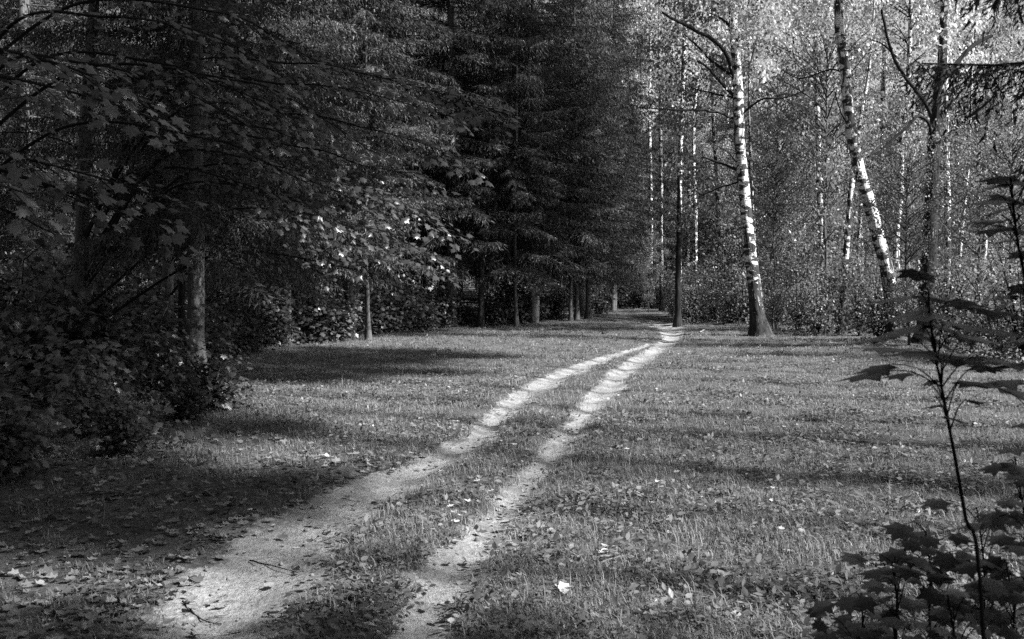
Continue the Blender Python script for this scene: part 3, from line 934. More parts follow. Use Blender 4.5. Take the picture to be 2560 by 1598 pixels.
def maple(label, base, trunk_top, trunk_r, sprays, extra, N=(0.22, -0.42, 0.87), group=None, per=300, big=0.0):
    base = np.array([base[0], base[1], gz(base[0], base[1])])
    e = empty('maple_tree', base)
    tag(e, label, 'maple', group)
    top = base + np.array([0.4, 0.2, trunk_top])
    TP = spline([base + np.array([0, 0, -0.15]), base + np.array([0.05, 0, trunk_top * 0.35]), base + np.array([0.25, 0.05, trunk_top * 0.7]), top], 0.3)
    g = Geo(); tube(g, TP - base, [trunk_r * 1.3, trunk_r, trunk_r * 0.8, trunk_r * 0.3], 12, 0.06)
    new_obj('trunk', g.mesh('trunk', M_GREY_BARK, True), e)
    tw = Geo()
    A = []
    for sp in sprays:
        pts, Ys, width, dens = sp[:4]
        ax = np.array([q(x, y, Y) for (x, y), Y in zip(pts, np.interp(np.linspace(0, 1, len(pts)), [0, 1], Ys))])
        z0 = min(ax[0][2] + 0.15, base[2] + trunk_top * 0.95)
        zt = max(base[2] + 0.6, z0 - 0.25 * np.linalg.norm(ax[0][:2] - base[:2]))
        s = np.array([np.interp(zt, TP[:, 2], TP[:, a]) for a in range(3)])
        mid = 0.5 * (s + ax[0]) + np.array([0, 0, 0.16 * min(1.0, trunk_top / 5) * np.linalg.norm(s - ax[0])])
        B = spline([s, mid] + list(ax), 0.15)
        bs = min(1.0, 0.12 + trunk_top / 8)
        g = Geo(); tube(g, B - base, [0.028 * bs, 0.018 * bs, 0.012 * bs, 0.004 * bs], 6, 0.05)
        new_obj('branch', g.mesh('branch', M_TWIG, True), e)
        A.append(spray(ax, width, N, dens, twigs=tw))
        k = max(2, len(B) // 3)                                   # leaves along the inner branch too
        if len(sp) < 5:
            A.append(spray(B[k:-2:3] if len(B[k:-2:3]) > 2 else ax, width * 0.7, N, dens * 0.45, twigs=tw))
    for i in range(extra):                                        # the rest of the crown
        h = rng.uniform(0.25, 1.0)
        s = np.array([np.interp(base[2] + h * trunk_top, TP[:, 2], TP[:, a]) for a in range(3)])
        az = rng.uniform(0, 2 * np.pi); L = rng.uniform(1.2, 3.0) * (1.15 - 0.6 * h) * min(1.0, 0.12 + trunk_top / 6)
        d = np.array([math.cos(az), math.sin(az), 0.2])
        t = np.linspace(0, 1, 6)[:, None]
        B = s + d * L * t + np.array([0, 0, 1]) * L * (0.35 * t - 0.55 * t ** 2)
        tube(tw, B, [0.016 * min(1.0, 0.15 + trunk_top / 8), 0.003], 5)
        Ne = norm(np.array([d[0] * 0.4 + 0.1, d[1] * 0.4 - 0.15, 0.83]))
        A.append(spray(B[1:], rng.uniform(0.4, 0.75), Ne, 0.6, twigs=None))
    P, Fw, Nr, S = [np.concatenate(a) for a in zip(*A)]
    M = frames(Fw, Nr)
    M[:, :, 0] *= rng.uniform(0.72, 1.12, len(P))[:, None]
    M[:, :, 2] *= rng.uniform(-0.3, 2.6, len(P))[:, None]
    px, py, dep = project(P)
    vis = (px > -20) & (px < 2580) & (py > -20) & (py < 1620) & (dep > 0.5)
    score = np.where(vis, S / dep, 0)
    order = np.argsort(-score)[:per]
    order = order[score[order] > 0]
    for i in order:
        o = new_obj('leaf', ME_MAPLE, e)
        mm = np.eye(4); mm[:3, :3] = M[i] * S[i]; mm[:3, 3] = P[i] - base
        o.matrix_basis = Matrix(mm.tolist())
    rest = np.ones(len(P), bool); rest[order] = False
    V, Fc = scatter(MAPLE_V, MAPLE_F, P[rest] - base, M[rest], S[rest])
    tag(new_obj('crown', mesh_np('maple_crown', V, Fc, M_MAPLE_LEAF), e), kind='stuff')
    V2 = Geo(); V2.V = [v - base for v in tw.V]; V2.T = tw.T; V2.B = tw.B; V2.n = tw.n
    tag(new_obj('twigs', V2.mesh('twigs', M_TWIG, True), e), kind='stuff')
    return e


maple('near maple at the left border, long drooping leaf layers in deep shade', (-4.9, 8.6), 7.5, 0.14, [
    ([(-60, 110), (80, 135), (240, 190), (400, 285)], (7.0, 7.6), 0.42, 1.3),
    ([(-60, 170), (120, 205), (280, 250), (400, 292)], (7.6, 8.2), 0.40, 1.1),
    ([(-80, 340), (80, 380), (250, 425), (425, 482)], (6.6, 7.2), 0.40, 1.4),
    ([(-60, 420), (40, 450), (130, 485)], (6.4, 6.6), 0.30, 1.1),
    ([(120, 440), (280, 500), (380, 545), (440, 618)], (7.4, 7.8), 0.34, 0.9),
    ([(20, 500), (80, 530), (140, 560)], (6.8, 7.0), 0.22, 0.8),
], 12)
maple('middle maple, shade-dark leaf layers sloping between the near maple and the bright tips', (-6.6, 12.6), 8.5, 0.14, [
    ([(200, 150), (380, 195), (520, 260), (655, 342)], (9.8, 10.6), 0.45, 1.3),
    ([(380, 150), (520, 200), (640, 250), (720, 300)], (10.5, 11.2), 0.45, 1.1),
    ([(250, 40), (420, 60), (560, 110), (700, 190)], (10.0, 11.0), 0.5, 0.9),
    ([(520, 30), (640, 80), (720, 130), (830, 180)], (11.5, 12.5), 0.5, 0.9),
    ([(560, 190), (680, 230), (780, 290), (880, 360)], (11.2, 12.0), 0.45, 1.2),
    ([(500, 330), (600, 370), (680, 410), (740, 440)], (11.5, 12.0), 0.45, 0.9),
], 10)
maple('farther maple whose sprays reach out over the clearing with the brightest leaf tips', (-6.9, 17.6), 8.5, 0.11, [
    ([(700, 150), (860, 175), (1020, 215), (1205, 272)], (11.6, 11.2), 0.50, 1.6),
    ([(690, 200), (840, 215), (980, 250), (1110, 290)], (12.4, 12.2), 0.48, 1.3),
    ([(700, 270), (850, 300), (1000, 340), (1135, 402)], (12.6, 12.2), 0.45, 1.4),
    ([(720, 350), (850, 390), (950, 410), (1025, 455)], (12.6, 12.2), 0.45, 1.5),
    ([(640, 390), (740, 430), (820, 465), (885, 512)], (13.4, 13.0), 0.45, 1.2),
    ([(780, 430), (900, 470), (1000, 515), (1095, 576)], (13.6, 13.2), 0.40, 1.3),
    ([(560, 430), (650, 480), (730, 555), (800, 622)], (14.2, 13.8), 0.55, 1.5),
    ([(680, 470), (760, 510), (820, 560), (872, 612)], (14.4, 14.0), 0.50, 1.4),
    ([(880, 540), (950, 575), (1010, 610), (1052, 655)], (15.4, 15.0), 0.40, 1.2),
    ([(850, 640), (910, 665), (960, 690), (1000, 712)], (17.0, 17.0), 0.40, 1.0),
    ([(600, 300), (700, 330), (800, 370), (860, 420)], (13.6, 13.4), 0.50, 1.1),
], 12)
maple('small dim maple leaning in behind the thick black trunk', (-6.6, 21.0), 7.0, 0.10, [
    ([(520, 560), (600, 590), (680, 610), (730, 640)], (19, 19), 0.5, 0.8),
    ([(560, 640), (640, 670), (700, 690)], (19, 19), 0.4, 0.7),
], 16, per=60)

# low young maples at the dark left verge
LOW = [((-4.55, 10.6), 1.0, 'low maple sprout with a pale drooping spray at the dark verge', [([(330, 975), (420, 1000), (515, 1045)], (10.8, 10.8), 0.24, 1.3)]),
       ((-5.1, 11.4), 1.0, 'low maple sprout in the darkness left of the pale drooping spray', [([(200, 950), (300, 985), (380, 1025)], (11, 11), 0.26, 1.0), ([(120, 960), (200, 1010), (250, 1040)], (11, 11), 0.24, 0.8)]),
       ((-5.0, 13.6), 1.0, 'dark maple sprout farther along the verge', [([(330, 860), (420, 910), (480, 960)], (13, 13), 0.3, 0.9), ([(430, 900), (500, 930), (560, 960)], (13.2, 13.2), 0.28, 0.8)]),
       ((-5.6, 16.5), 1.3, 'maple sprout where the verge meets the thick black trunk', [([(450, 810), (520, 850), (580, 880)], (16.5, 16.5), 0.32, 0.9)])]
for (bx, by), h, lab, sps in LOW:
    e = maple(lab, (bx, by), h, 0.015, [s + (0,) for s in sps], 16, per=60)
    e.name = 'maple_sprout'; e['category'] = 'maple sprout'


# ------------------------------------------------------------------ the near spruce and others that shade the foreground
keep_rng = rng
rng = np.random.default_rng(3)
NEAR = spruce(9.0, 2.75, 3.0, 'near_spruce', 2.4, 0, 5.6)
rng = keep_rng
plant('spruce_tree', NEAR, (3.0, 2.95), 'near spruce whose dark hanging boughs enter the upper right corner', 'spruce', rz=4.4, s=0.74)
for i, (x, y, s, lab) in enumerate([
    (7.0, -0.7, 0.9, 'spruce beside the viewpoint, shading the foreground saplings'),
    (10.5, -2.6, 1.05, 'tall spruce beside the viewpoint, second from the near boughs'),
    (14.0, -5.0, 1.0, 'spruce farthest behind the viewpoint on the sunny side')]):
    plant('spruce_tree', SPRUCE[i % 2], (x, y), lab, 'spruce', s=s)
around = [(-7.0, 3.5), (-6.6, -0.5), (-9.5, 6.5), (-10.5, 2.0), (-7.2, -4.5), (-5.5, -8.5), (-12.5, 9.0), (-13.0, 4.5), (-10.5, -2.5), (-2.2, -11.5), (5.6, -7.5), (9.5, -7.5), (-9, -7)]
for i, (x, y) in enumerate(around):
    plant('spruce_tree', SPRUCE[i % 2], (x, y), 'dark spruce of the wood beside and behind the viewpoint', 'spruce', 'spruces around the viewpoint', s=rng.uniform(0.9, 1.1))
SHADE_BIRCH = decid(26, 14.5, 3.3, 110, 6, 40, 0.15, spread=0.28, trunk_r=0.12, name='tall_birch')  # unseen row, added so its high crowns shade the left wood
for x, y, s in [(9.6, 2.4, 0.75), (10.4, 4.6, 0.74), (10.6, 6.6, 0.88), (9.8, 8.9, 1.0), (10.0, 10.9, 0.96), (10.4, 12.7, 0.80), (10.8, 14.6, 0.80), (11.0, 16.5, 0.79), (11.4, 18.6, 0.78)]:
    plant('birch_tree', SHADE_BIRCH, (x, y), 'tall high-crowned birch out of view, added to shade the left wood', 'birch', 'unseen birches added to shade the left wood', s=s)
DAPPLE_BIRCH = decid(19, 5.0, 3.2, 50, 2, 24, 0.11, spread=0.3, name='thin_birch')  # unseen birches with thinned crowns, added to dapple and dim the foreground
for x, y, s in [(14.5, -0.9, 1.0), (16.5, 3.6, 1.0), (20.5, 5.0, 1.0), (19.0, -1.5, 1.1), (20.0, 2.0, 1.0), (4.5, 0.9, 0.9)]:
    plant('birch_tree', DAPPLE_BIRCH, (x, y), 'unseen open-crowned birch added to dapple the foreground', 'birch', 'unseen birches added for dappled shade', s=s)


# ------------------------------------------------------------------ maple saplings in the right foreground
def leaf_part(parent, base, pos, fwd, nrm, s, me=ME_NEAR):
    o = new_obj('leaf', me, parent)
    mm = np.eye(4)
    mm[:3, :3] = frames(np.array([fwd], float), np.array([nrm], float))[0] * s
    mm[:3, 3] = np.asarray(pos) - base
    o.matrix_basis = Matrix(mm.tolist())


def sapling(label, stem_px, Ys, r, leaves, nrm0=(0, -0.02, 1.0)):
    P = np.array([q(x, y, Y) for (x, y), Y in zip(stem_px, np.linspace(Ys[0], Ys[1], len(stem_px)))])
    base = np.array([P[0][0] + 0.06, P[0][1], gz(P[0][0], P[0][1])])
    Ps = spline(np.vstack([base - [0, 0, 0.05], P]), 0.05)
    e = tag(empty('maple_sapling', base), label, 'maple sapling')
    g = Geo(); tube(g, Ps - base, [r * 1.25, r, r * 0.8, r * 0.45], 8, 0.08)
    new_obj('stem', g.mesh('stem', M_TWIG, True), e)
    for x, y, dY, wpx, az in leaves:
        Yc = np.mean(Ys) + dY
        c = q(x, y, Yc)
        s = wpx * K * Yc / F / 0.95
        f = np.array([math.cos(az), math.sin(az), -0.12 + rng.normal(0, 0.08)])
        start = c - norm(f) * s * 0.45
        leaf_part(e, base, start, f, np.array(nrm0) + rng.normal(0, 0.14, 3), s * rng.uniform(0.78, 1.05))
        i = np.argmin(np.linalg.norm(Ps - (start + np.array([0, 0, -0.08])), axis=1))
        g = Geo()
        mid = 0.5 * (Ps[i] + start) + np.array([0, 0, 0.02])
        tube(g, spline([Ps[i] - base, mid - base, start - base], 0.05), [0.0022, 0.0014], 4)
        new_obj('leaf_stalk', g.mesh('leaf_stalk', M_TWIG, True), e)
    return e


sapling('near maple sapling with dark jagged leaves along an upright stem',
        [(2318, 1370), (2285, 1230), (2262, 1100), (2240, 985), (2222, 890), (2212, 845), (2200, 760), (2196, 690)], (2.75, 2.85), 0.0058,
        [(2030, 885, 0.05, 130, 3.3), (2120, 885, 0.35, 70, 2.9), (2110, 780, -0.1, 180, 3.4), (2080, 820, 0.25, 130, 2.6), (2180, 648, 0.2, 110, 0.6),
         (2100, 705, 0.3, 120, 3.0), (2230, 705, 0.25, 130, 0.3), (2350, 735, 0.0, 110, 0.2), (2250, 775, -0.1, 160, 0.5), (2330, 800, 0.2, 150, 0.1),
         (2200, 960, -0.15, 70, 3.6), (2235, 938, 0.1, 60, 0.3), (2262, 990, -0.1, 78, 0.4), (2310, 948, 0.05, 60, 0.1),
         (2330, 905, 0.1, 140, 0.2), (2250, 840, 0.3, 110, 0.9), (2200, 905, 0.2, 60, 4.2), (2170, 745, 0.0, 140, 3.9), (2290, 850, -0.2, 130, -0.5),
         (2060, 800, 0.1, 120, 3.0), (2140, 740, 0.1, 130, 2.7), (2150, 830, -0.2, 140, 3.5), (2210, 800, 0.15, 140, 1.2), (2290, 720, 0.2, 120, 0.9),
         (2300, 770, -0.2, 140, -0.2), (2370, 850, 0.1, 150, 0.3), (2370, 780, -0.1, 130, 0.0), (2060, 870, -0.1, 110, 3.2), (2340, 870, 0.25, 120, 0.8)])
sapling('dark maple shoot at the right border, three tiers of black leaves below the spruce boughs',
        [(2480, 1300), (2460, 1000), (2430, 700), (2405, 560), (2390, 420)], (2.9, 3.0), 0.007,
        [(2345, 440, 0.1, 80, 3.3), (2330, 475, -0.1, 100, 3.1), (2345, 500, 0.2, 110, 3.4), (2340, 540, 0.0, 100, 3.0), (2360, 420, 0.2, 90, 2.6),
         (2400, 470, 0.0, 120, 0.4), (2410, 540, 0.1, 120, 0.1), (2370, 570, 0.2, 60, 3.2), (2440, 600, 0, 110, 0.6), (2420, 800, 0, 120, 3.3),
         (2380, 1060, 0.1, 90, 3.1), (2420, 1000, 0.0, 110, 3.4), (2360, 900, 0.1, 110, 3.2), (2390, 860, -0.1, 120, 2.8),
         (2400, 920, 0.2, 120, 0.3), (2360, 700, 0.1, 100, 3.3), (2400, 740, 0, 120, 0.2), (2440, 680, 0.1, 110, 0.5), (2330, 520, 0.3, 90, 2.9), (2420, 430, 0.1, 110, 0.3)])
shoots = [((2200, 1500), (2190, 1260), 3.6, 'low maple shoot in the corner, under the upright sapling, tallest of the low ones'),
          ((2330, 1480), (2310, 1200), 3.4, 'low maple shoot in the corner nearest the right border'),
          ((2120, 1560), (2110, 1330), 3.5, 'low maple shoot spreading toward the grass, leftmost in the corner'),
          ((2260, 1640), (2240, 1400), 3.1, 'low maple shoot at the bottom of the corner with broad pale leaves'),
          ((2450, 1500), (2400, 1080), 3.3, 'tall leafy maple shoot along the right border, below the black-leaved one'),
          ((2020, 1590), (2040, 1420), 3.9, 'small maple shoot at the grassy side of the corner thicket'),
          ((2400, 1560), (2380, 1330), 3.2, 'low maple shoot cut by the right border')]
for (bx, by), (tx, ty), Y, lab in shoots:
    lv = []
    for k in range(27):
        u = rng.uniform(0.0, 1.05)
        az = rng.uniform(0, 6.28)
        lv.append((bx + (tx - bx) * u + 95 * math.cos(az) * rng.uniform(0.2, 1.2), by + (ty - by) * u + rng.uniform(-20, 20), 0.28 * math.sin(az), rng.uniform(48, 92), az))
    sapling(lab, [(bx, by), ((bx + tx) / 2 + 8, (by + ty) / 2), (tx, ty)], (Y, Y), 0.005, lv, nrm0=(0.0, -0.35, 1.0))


# ------------------------------------------------------------------ grass, ground cover and litter (uncountable)
def blade_patch(name, n, rad, h, w, mat, lean=0.5, stalk=False):
    r = rad * np.sqrt(rng.uniform(0, 1, n)); a = rng.uniform(0, 6.283, n)
    p = np.stack([r * np.cos(a), r * np.sin(a), np.full(n, -0.01)], -1)
    az = rng.uniform(0, 6.283, n)
    d = np.stack([np.cos(az), np.sin(az), np.zeros(n)], -1)
    s = np.stack([-np.sin(az), np.cos(az), np.zeros(n)], -1)
    hh = h * rng.uniform(0.45, 1.2, n)[:, None]; ln = (lean * rng.uniform(0.1, 1.3, n))[:, None]
    up = np.array([0, 0, 1.0])
    ww = (w * rng.uniform(0.7, 1.3, n))[:, None]
    mid = p + up * hh * 0.6 + d * hh * ln * 0.35
    tip = p + up * hh * (1.0 - 0.25 * ln) + d * hh * ln
    V = np.stack([p - s * ww / 2, p + s * ww / 2, mid - s * ww * 0.42, mid + s * ww * 0.42, tip], 1).reshape(-1, 3)
    b = (np.arange(n) * 5)[:, None, None]
    T = (np.array([(0, 1, 3), (0, 3, 2), (2, 3, 4)])[None] + b).reshape(-1, 3)
    me = mesh_np(name, V, T, mat)
    return me


def weed_patch(name, n, rad, mat):
    r = rad * np.sqrt(rng.uniform(0, 1, n)); a = rng.uniform(0, 6.283, n)
    p = np.stack([r * np.cos(a), r * np.sin(a), rng.uniform(0.01, 0.07, n)], -1)
    f = norm(np.concatenate([rng.normal(0, 1, (n, 2)), rng.normal(0.1, 0.25, (n, 1))], 1))
    nr = norm(rng.normal(0, 0.35, (n, 3)) + np.array([0, 0, 1.0]))
    tv = np.vstack([[(0, 0.5, 0.0)], OV * np.array([1.15, 1, 1])])
    V, Fc = scatter(tv, np.array([(0, i, i % 6 + 1) for i in range(1, 7)]), p, frames(f, nr), rng.uniform(0.025, 0.055, n))
    return mesh_np(name, V, Fc, mat)


def gn_scatter(name, variants, pts, idx, rot, scl, label):
    src = bpy.data.collections.new(name + '_pieces')
    for i, me in enumerate(variants):
        src.objects.link(bpy.data.objects.new('%s_piece_%02d' % (name, i), me))
    me = bpy.data.meshes.new(name)
    me.vertices.add(len(pts))
    me.vertices.foreach_set('co', np.ascontiguousarray(pts, np.float32).ravel())
    a = me.attributes.new('idx', 'INT', 'POINT'); a.data.foreach_set('value', np.ascontiguousarray(idx, np.int32))
    a = me.attributes.new('rot', 'FLOAT_VECTOR', 'POINT'); a.data.foreach_set('vector', np.ascontiguousarray(rot, np.float32).ravel())
    a = me.attributes.new('scl', 'FLOAT_VECTOR', 'POINT'); a.data.foreach_set('vector', np.ascontiguousarray(scl, np.float32).ravel())
    o = new_obj(name, me)
    ng = bpy.data.node_groups.new(name, 'GeometryNodeTree')
    ng.interface.new_socket('Geometry', in_out='INPUT', socket_type='NodeSocketGeometry')
    ng.interface.new_socket('Geometry', in_out='OUTPUT', socket_type='NodeSocketGeometry')
    N, L = ng.nodes, ng.links
    gi, go = N.new('NodeGroupInput'), N.new('NodeGroupOutput')
    ci = N.new('GeometryNodeCollectionInfo'); ci.inputs['Collection'].default_value = src
    ci.inputs['Separate Children'].default_value = True; ci.inputs['Reset Children'].default_value = True
    ip = N.new('GeometryNodeInstanceOnPoints'); ip.inputs['Pick Instance'].default_value = True
    def attr(n, t):
        x = N.new('GeometryNodeInputNamedAttribute'); x.data_type = t; x.inputs['Name'].default_value = n
        return x.outputs['Attribute']
    L.new(gi.outputs[0], ip.inputs['Points']); L.new(ci.outputs[0], ip.inputs['Instance'])
    L.new(attr('idx', 'INT'), ip.inputs['Instance Index'])
    e2r = N.new('FunctionNodeEulerToRotation'); L.new(attr('rot', 'FLOAT_VECTOR'), e2r.inputs[0])
    L.new(e2r.outputs[0], ip.inputs['Rotation']); L.new(attr('scl', 'FLOAT_VECTOR'), ip.inputs['Scale'])
    L.new(ip.outputs[0], go.inputs[0])
    md = o.modifiers.new('scatter', 'NODES'); md.node_group = ng
    tag(o, label, None, None, 'stuff')
    return o


def sample(n, y0, y1, power=1.0):
    """points in the view wedge between two distances"""
    u = rng.uniform(0, 1, n)
    y = (y0 ** (2 - power) + u * (y1 ** (2 - power) - y0 ** (2 - power))) ** (1 / (2 - power)) if power != 2 else y0 * (y1 / y0) ** u
    x = rng.uniform(-0.52, 0.52, n) * y + rng.uniform(-1.0, 1.0, n)
    return x, y


def lush(x, y):
    """how much grass grows here"""
    s = sand(x, y)
    g = (1 - smooth(0.10, 0.45, s))
    g *= 1 - 0.97 * smooth(-0.6, 1.6, LEFT_EDGE(y) - x + 0.5 * wob(x * 0.7, y * 0.7))
    # bare litter on the shaded side of the left rut, near the viewer
    ld = np.interp(y, LW[:, 1], LW[:, 0]) - x
    bare = smooth(0.0, 0.5, ld) * (1 - smooth(9.0, 13.0, y + 0.8 * wob(x, y)))
    g *= 1 - 0.88 * bare
    g *= 1 - 0.5 * smooth(0.5, 3, x - RIGHT_EDGE(y))
    g *= np.clip(0.62 + 0.75 * wob(x * 0.9 + 11, y * 0.9) + 0.35 * wob(x * 3.3, y * 3.3 + 5), 0.12, 1)
    return g


x, y = sample(120000, 3.4, 60, 1.45)
keep = rng.uniform(0, 1, len(x)) < lush(x, y) * (0.75 + 0.25 * wob(x * 1.3, y * 1.3))
x, y = x[keep], y[keep]
s_edge = sand(x, y)
n = len(x)
V_GR = [blade_patch('grass_a', 56, 0.15, 0.055, 0.0045, M_GRASS, 1.3), blade_patch('grass_b', 46, 0.13, 0.07, 0.0045, M_GRASS, 1.1),
        blade_patch('grass_c', 60, 0.16, 0.04, 0.0048, M_GRASS, 1.6), blade_patch('grass_d', 18, 0.12, 0.11, 0.0045, M_GRASS, 1.1),
        blade_patch('grass_e', 4, 0.2, 0.16, 0.0028, M_STRAW, 1.1), blade_patch('grass_f', 12, 0.18, 0.055, 0.0035, M_STRAW, 2.0)]
idx = rng.choice(6, n, p=[0.31, 0.20, 0.32, 0.02, 0.02, 0.13])
sc = rng.uniform(0.7, 1.25, n) * (1 - 0.45 * smooth(0.02, 0.3, s_edge))
rot = np.stack([rng.normal(0, 0.06, n), rng.normal(0, 0.06, n), rng.uniform(0, 6.283, n)], -1)
gn_scatter('grass', V_GR, np.stack([x, y, height(x, y)], -1), idx, rot, np.stack([sc, sc, sc * rng.uniform(0.6, 1.4, n) * (1 + 0.5 * wob(x * 0.6, y * 0.6 + 3))], -1), 'short grass covering the clearing on both sides of the ruts')

# taller dark grass tufts along the middle ridge and rut edges
x, y = sample(22000, 3.6, 20, 1.4)
s = sand(x, y)
mid = (x < np.interp(y, RW[:, 1], RW[:, 0])) & (x > np.interp(y, LW[:, 1], LW[:, 0]))
keep = (s < 0.35) & (mid | (rng.uniform(0, 1, len(x)) < 0.12)) & (rng.uniform(0, 1, len(x)) < (0.35 + 0.5 * wob(x * 1.1 + 4, y * 1.1))) & (lush(x, y) > 0.4)
x, y = x[keep], y[keep]; n = len(x)
V_T = [blade_patch('tuft_a', 34, 0.10, 0.12, 0.0045, M_GRASS, 1.0), blade_patch('tuft_b', 20, 0.08, 0.17, 0.0042, M_GRASS, 0.9), blade_patch('tuft_c', 40, 0.13, 0.08, 0.0045, M_GRASS, 1.4)]
sc = rng.uniform(0.6, 1.2, n)
gn_scatter('grass_tufts', V_T, np.stack([x, y, height(x, y)], -1), rng.choice(3, n, p=[0.22, 0.08, 0.70]),
           np.stack([rng.normal(0, 0.08, n), rng.normal(0, 0.08, n), rng.uniform(0, 6.283, n)], -1), np.stack([sc, sc, sc], -1), 'taller dark grass on the ridge between the ruts')

x, y = sample(26000, 3.4, 40, 1.4)
keep = rng.uniform(0, 1, len(x)) < lush(x, y) * np.clip(0.45 + 0.6 * wob(x * 0.8 + 7, y * 0.8), 0.08, 1) * 0.8
x, y = x[keep], y[keep]; n = len(x)
V_W = [weed_patch('weed_a', 36, 0.17, M_WEED), weed_patch('weed_b', 24, 0.14, M_WEED), weed_patch('weed_c', 44, 0.2, M_WEED)]
sc = rng.uniform(0.7, 1.3, n)
gn_scatter('ground_cover', V_W, np.stack([x, y, height(x, y)], -1), rng.integers(0, 3, n),
           np.stack([np.zeros(n), np.zeros(n), rng.uniform(0, 6.283, n)], -1), np.stack([sc, sc, sc], -1), 'low broad-leaved weeds growing through the grass')

# leaf litter: dense on the left forest floor, thin elsewhere
x, y = sample(60000, 3.3, 34, 1.6)
s = sand(x, y)
ld = np.interp(y, LW[:, 1], LW[:, 0]) - x
w_left = smooth(-0.2, 0.7, ld) * (1 - smooth(9, 15, y))
w_for = smooth(0, 2, LEFT_EDGE(y) - x)
midr = np.exp(-(np.minimum(rut_dist(x, y, RW), rut_dist(x, y, LW)) - 1.2) ** 2 / 0.3) * 0.42
dens = np.clip(0.03 + 0.66 * w_left * (1 - 0.7 * smooth(0.3, 0.9, s)) + 0.5 * w_for + midr * (1 - 0.8 * s), 0, 1) * np.clip(0.6 + 0.6 * wob(x * 1.6, y * 1.6), 0.1, 1)
keep = rng.uniform(0, 1, len(x)) < dens
x, y = x[keep], y[keep]; n = len(x)
fw = norm(np.concatenate([rng.normal(0, 1, (n, 2)), np.zeros((n, 1))], 1))
nr = norm(rng.normal(0, 0.28, (n, 3)) + np.array([0, 0, 1.0]))
V, Fc = scatter(CURL_V, CURL_F, np.stack([x, y, height(x, y) + rng.uniform(0.006, 0.03, n)], -1), frames(fw, nr), rng.uniform(0.03, 0.085, n))
tag(new_obj('leaf_litter', mesh_np('leaf_litter', V, Fc, M_LITTER)), 'brown fallen leaves scattered over the forest floor and the verge', None, None, 'stuff')

# the pale fallen leaves that stand out
xy = []
for (px, py, sx, sy, n) in [(1190, 905, 60, 40, 22), (1090, 1010, 70, 45, 26), (930, 1060, 110, 40, 26), (1120, 1150, 50, 60, 26), (1070, 1200, 40, 40, 26),
                            (1250, 960, 50, 40, 18), (1330, 1000, 30, 30, 8), (1570, 1110, 90, 50, 22), (1640, 1200, 120, 60, 16), (1480, 930, 90, 30, 12),
                            (830, 1480, 60, 40, 12), (1130, 1440, 40, 30, 8), (640, 1180, 120, 60, 16), (1500, 1000, 60, 40, 12), (1980, 1180, 200, 120, 8),
                            (1900, 1000, 200, 60, 6), (200, 1400, 130, 80, 10)]:
    for k in range(n):
        xy.append((rng.normal(px, sx), rng.normal(py, sy), rng.uniform(0.05, 0.095)))
for px, py, s in [(1445, 1305, .15), (1425, 1318, .13), (1455, 1328, .13), (1500, 1308, .10), (1380, 1325, .10), (1335, 1413, .14), (1720, 1390, .12), (1832, 1430, .12),
                  (1140, 1334, .06), (1055, 1488, .06), (636, 1362, .06), (868, 1477, .07), (1085, 1190, .08), (225, 1150, .12), (1850, 1325, .09), (2010, 1250, .09),
                  (1215, 1062, .08), (1240, 1080, .08), (790, 1145, .06), (757, 1192, .05), (1640, 1315, .10), (1225, 1010, .07), (410, 1340, .07), (1005, 1165, .06), (590, 1222, .06)]:
    xy.append((px, py, s))
nleaf = 0
for px, py, s in xy[-300:] if len(xy) > 300 else xy:
    if py < 800 or py > 1600: continue
    g = flat(px * K, py * K)
    lift = 0.010 + 0.055 * float(lush(np.array([g[0]]), np.array([g[1]]))[0])
    o = new_obj('fallen_leaf', ME_CURL if rng.uniform() < 0.7 else ME_OVAL, ground)
    o.location = (g[0], g[1], gz(*g) + lift)
    o.rotation_euler = (rng.normal(0, 0.14), rng.normal(0, 0.14), rng.uniform(0, 6.28))
    sz = 0.76 * s * (1.15 if o.data is ME_OVAL else 1.0)
    o.scale = (sz, sz, sz * rng.uniform(0.6, 1.4))
    nleaf += 1


# clods and needles lying on the bare soil
x, y = sample(30000, 3.4, 26, 1.7)
keep = rng.uniform(0, 1, len(x)) < 0.10 + 0.35 * smooth(0.2, 0.8, sand(x, y)) * np.clip(0.4 + wob(x * 2.2, y * 2.2 + 4), 0, 1)
x, y = x[keep], y[keep]; n = len(x)
CL_V = np.array([(0.5, 0, 0), (0, 0.45, 0), (-0.5, 0.05, 0), (0, -0.5, 0), (0.05, 0, 0.42), (0, 0, -0.3)])
CL_F = np.array([(0, 1, 4), (1, 2, 4), (2, 3, 4), (3, 0, 4), (1, 0, 5), (2, 1, 5), (3, 2, 5), (0, 3, 5)])
fw = norm(np.concatenate([rng.normal(0, 1, (n, 2)), rng.normal(0, 0.3, (n, 1))], 1))
V, Fc = scatter(CL_V, CL_F, np.stack([x, y, height(x, y) + 0.002], -1), frames(fw, norm(rng.normal(0, 0.3, (n, 3)) + np.array([0, 0, 1.0]))), rng.gamma(2.0, 0.006, n) + 0.004)
tag(new_obj('gravel', mesh_np('gravel', V, Fc, leaf_mat('soil_clods', 0.05, 0.30, trans=0.0, rough=0.95, spec=0.1))), 'small clods and crumbs of soil on the ruts', None, None, 'stuff')
x, y = sample(26000, 3.4, 20, 1.8)
keep = rng.uniform(0, 1, len(x)) < 0.22 * np.clip(0.5 + wob(x * 1.7 + 2, y * 1.7), 0.05, 1)
x, y = x[keep], y[keep]; n = len(x)
TW_V = np.array([(-0.04, 0, 0), (0.04, 0, 0), (0.05, 0.5, 0.03), (-0.02, 0.5, 0.05), (0.0, 1.0, 0.0)])
TW_F = np.array([(0, 1, 2), (0, 2, 3), (3, 2, 4)])
fw = norm(np.concatenate([rng.normal(0, 1, (n, 2)), rng.normal(0, 0.08, (n, 1))], 1))
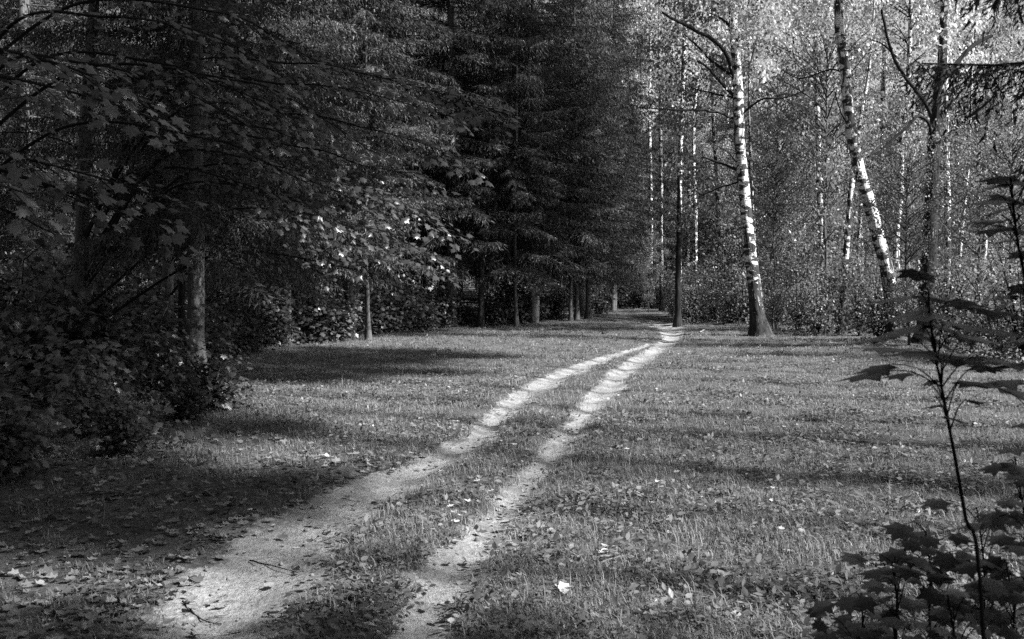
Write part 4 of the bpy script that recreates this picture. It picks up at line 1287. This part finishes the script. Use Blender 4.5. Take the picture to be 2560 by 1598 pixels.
V, Fc = scatter(TW_V, TW_F, np.stack([x, y, height(x, y) + 0.008], -1), frames(fw, norm(rng.normal(0, 0.2, (n, 3)) + np.array([0, 0, 1.0]))), rng.gamma(2.0, 0.022, n) + 0.015)
tag(new_obj('twig_debris', mesh_np('twig_debris', V, Fc, leaf_mat('twig_bits', 0.02, 0.12, trans=0.0, rough=0.9, spec=0.1))), 'tiny dark twigs and needles littering the soil', None, None, 'stuff')


# ------------------------------------------------------------------ sticks and small debris
def stick(label, pts, r, mat=M_DEAD, lift=0.015, fork=False):
    P = np.array([gp(x, y) + np.array([0, 0, lift]) for x, y in pts])
    base = P[0] - np.array([0, 0, lift])
    e = spline(P, 0.05) + np.array([0, 0, 0.0])
    e = e + np.cumsum(rng.normal(0, 0.003, e.shape), 0)
    g = Geo(); tube(g, e - base, [r, r * 0.85, r * 0.4], 6, 0.12)
    if fork:
        k = len(e) // 2
        d = norm(e[-1] - e[0]) + np.array([0.3, 0.5, 0.25])
        tube(g, e[k] - base + d * np.linspace(0, 0.35, 5)[:, None], [r * 0.6, r * 0.25], 5, 0.1)
    o = new_obj('stick', g.mesh('stick', mat, True), None)
    o.location = base
    tag(o, label, 'stick', 'sticks lying about the clearing')


stick('dark stick across the far bend of the track', [(1508, 765), (1525, 767), (1545, 772)], 0.022, M_TWIG, fork=True)
stick('dark stick just before the far bend, nearer of two', [(1505, 792), (1520, 790), (1540, 793)], 0.02, M_TWIG)
stick('pale crooked stick at the foot of the large birch', [(1700, 770), (1722, 768), (1748, 775)], 0.03, fork=True)
stick('pale short stick left of the large birch on the grass', [(1655, 790), (1672, 783)], 0.025)
stick('long thin pale stick hidden in the right-hand grass', [(1410, 1345), (1440, 1335), (1520, 1325)], 0.008)
stick('thin dark twig lying on the left rut', [(590, 1310), (640, 1325), (700, 1340)], 0.005, M_TWIG)
stick('thin dark twig at the edge of the grass ridge', [(690, 1390), (760, 1383), (850, 1370)], 0.007, M_TWIG, fork=True)
stick('broad pale chip of wood on the shady left litter', [(130, 1450), (190, 1425)], 0.022)
stick('thin twig low on the left rut near the bottom', [(430, 1410), (470, 1440), (520, 1450)], 0.005, M_TWIG)
stick('pale twig in the leafy right wood edge', [(1880, 800), (1930, 812), (1990, 815)], 0.02, fork=True)
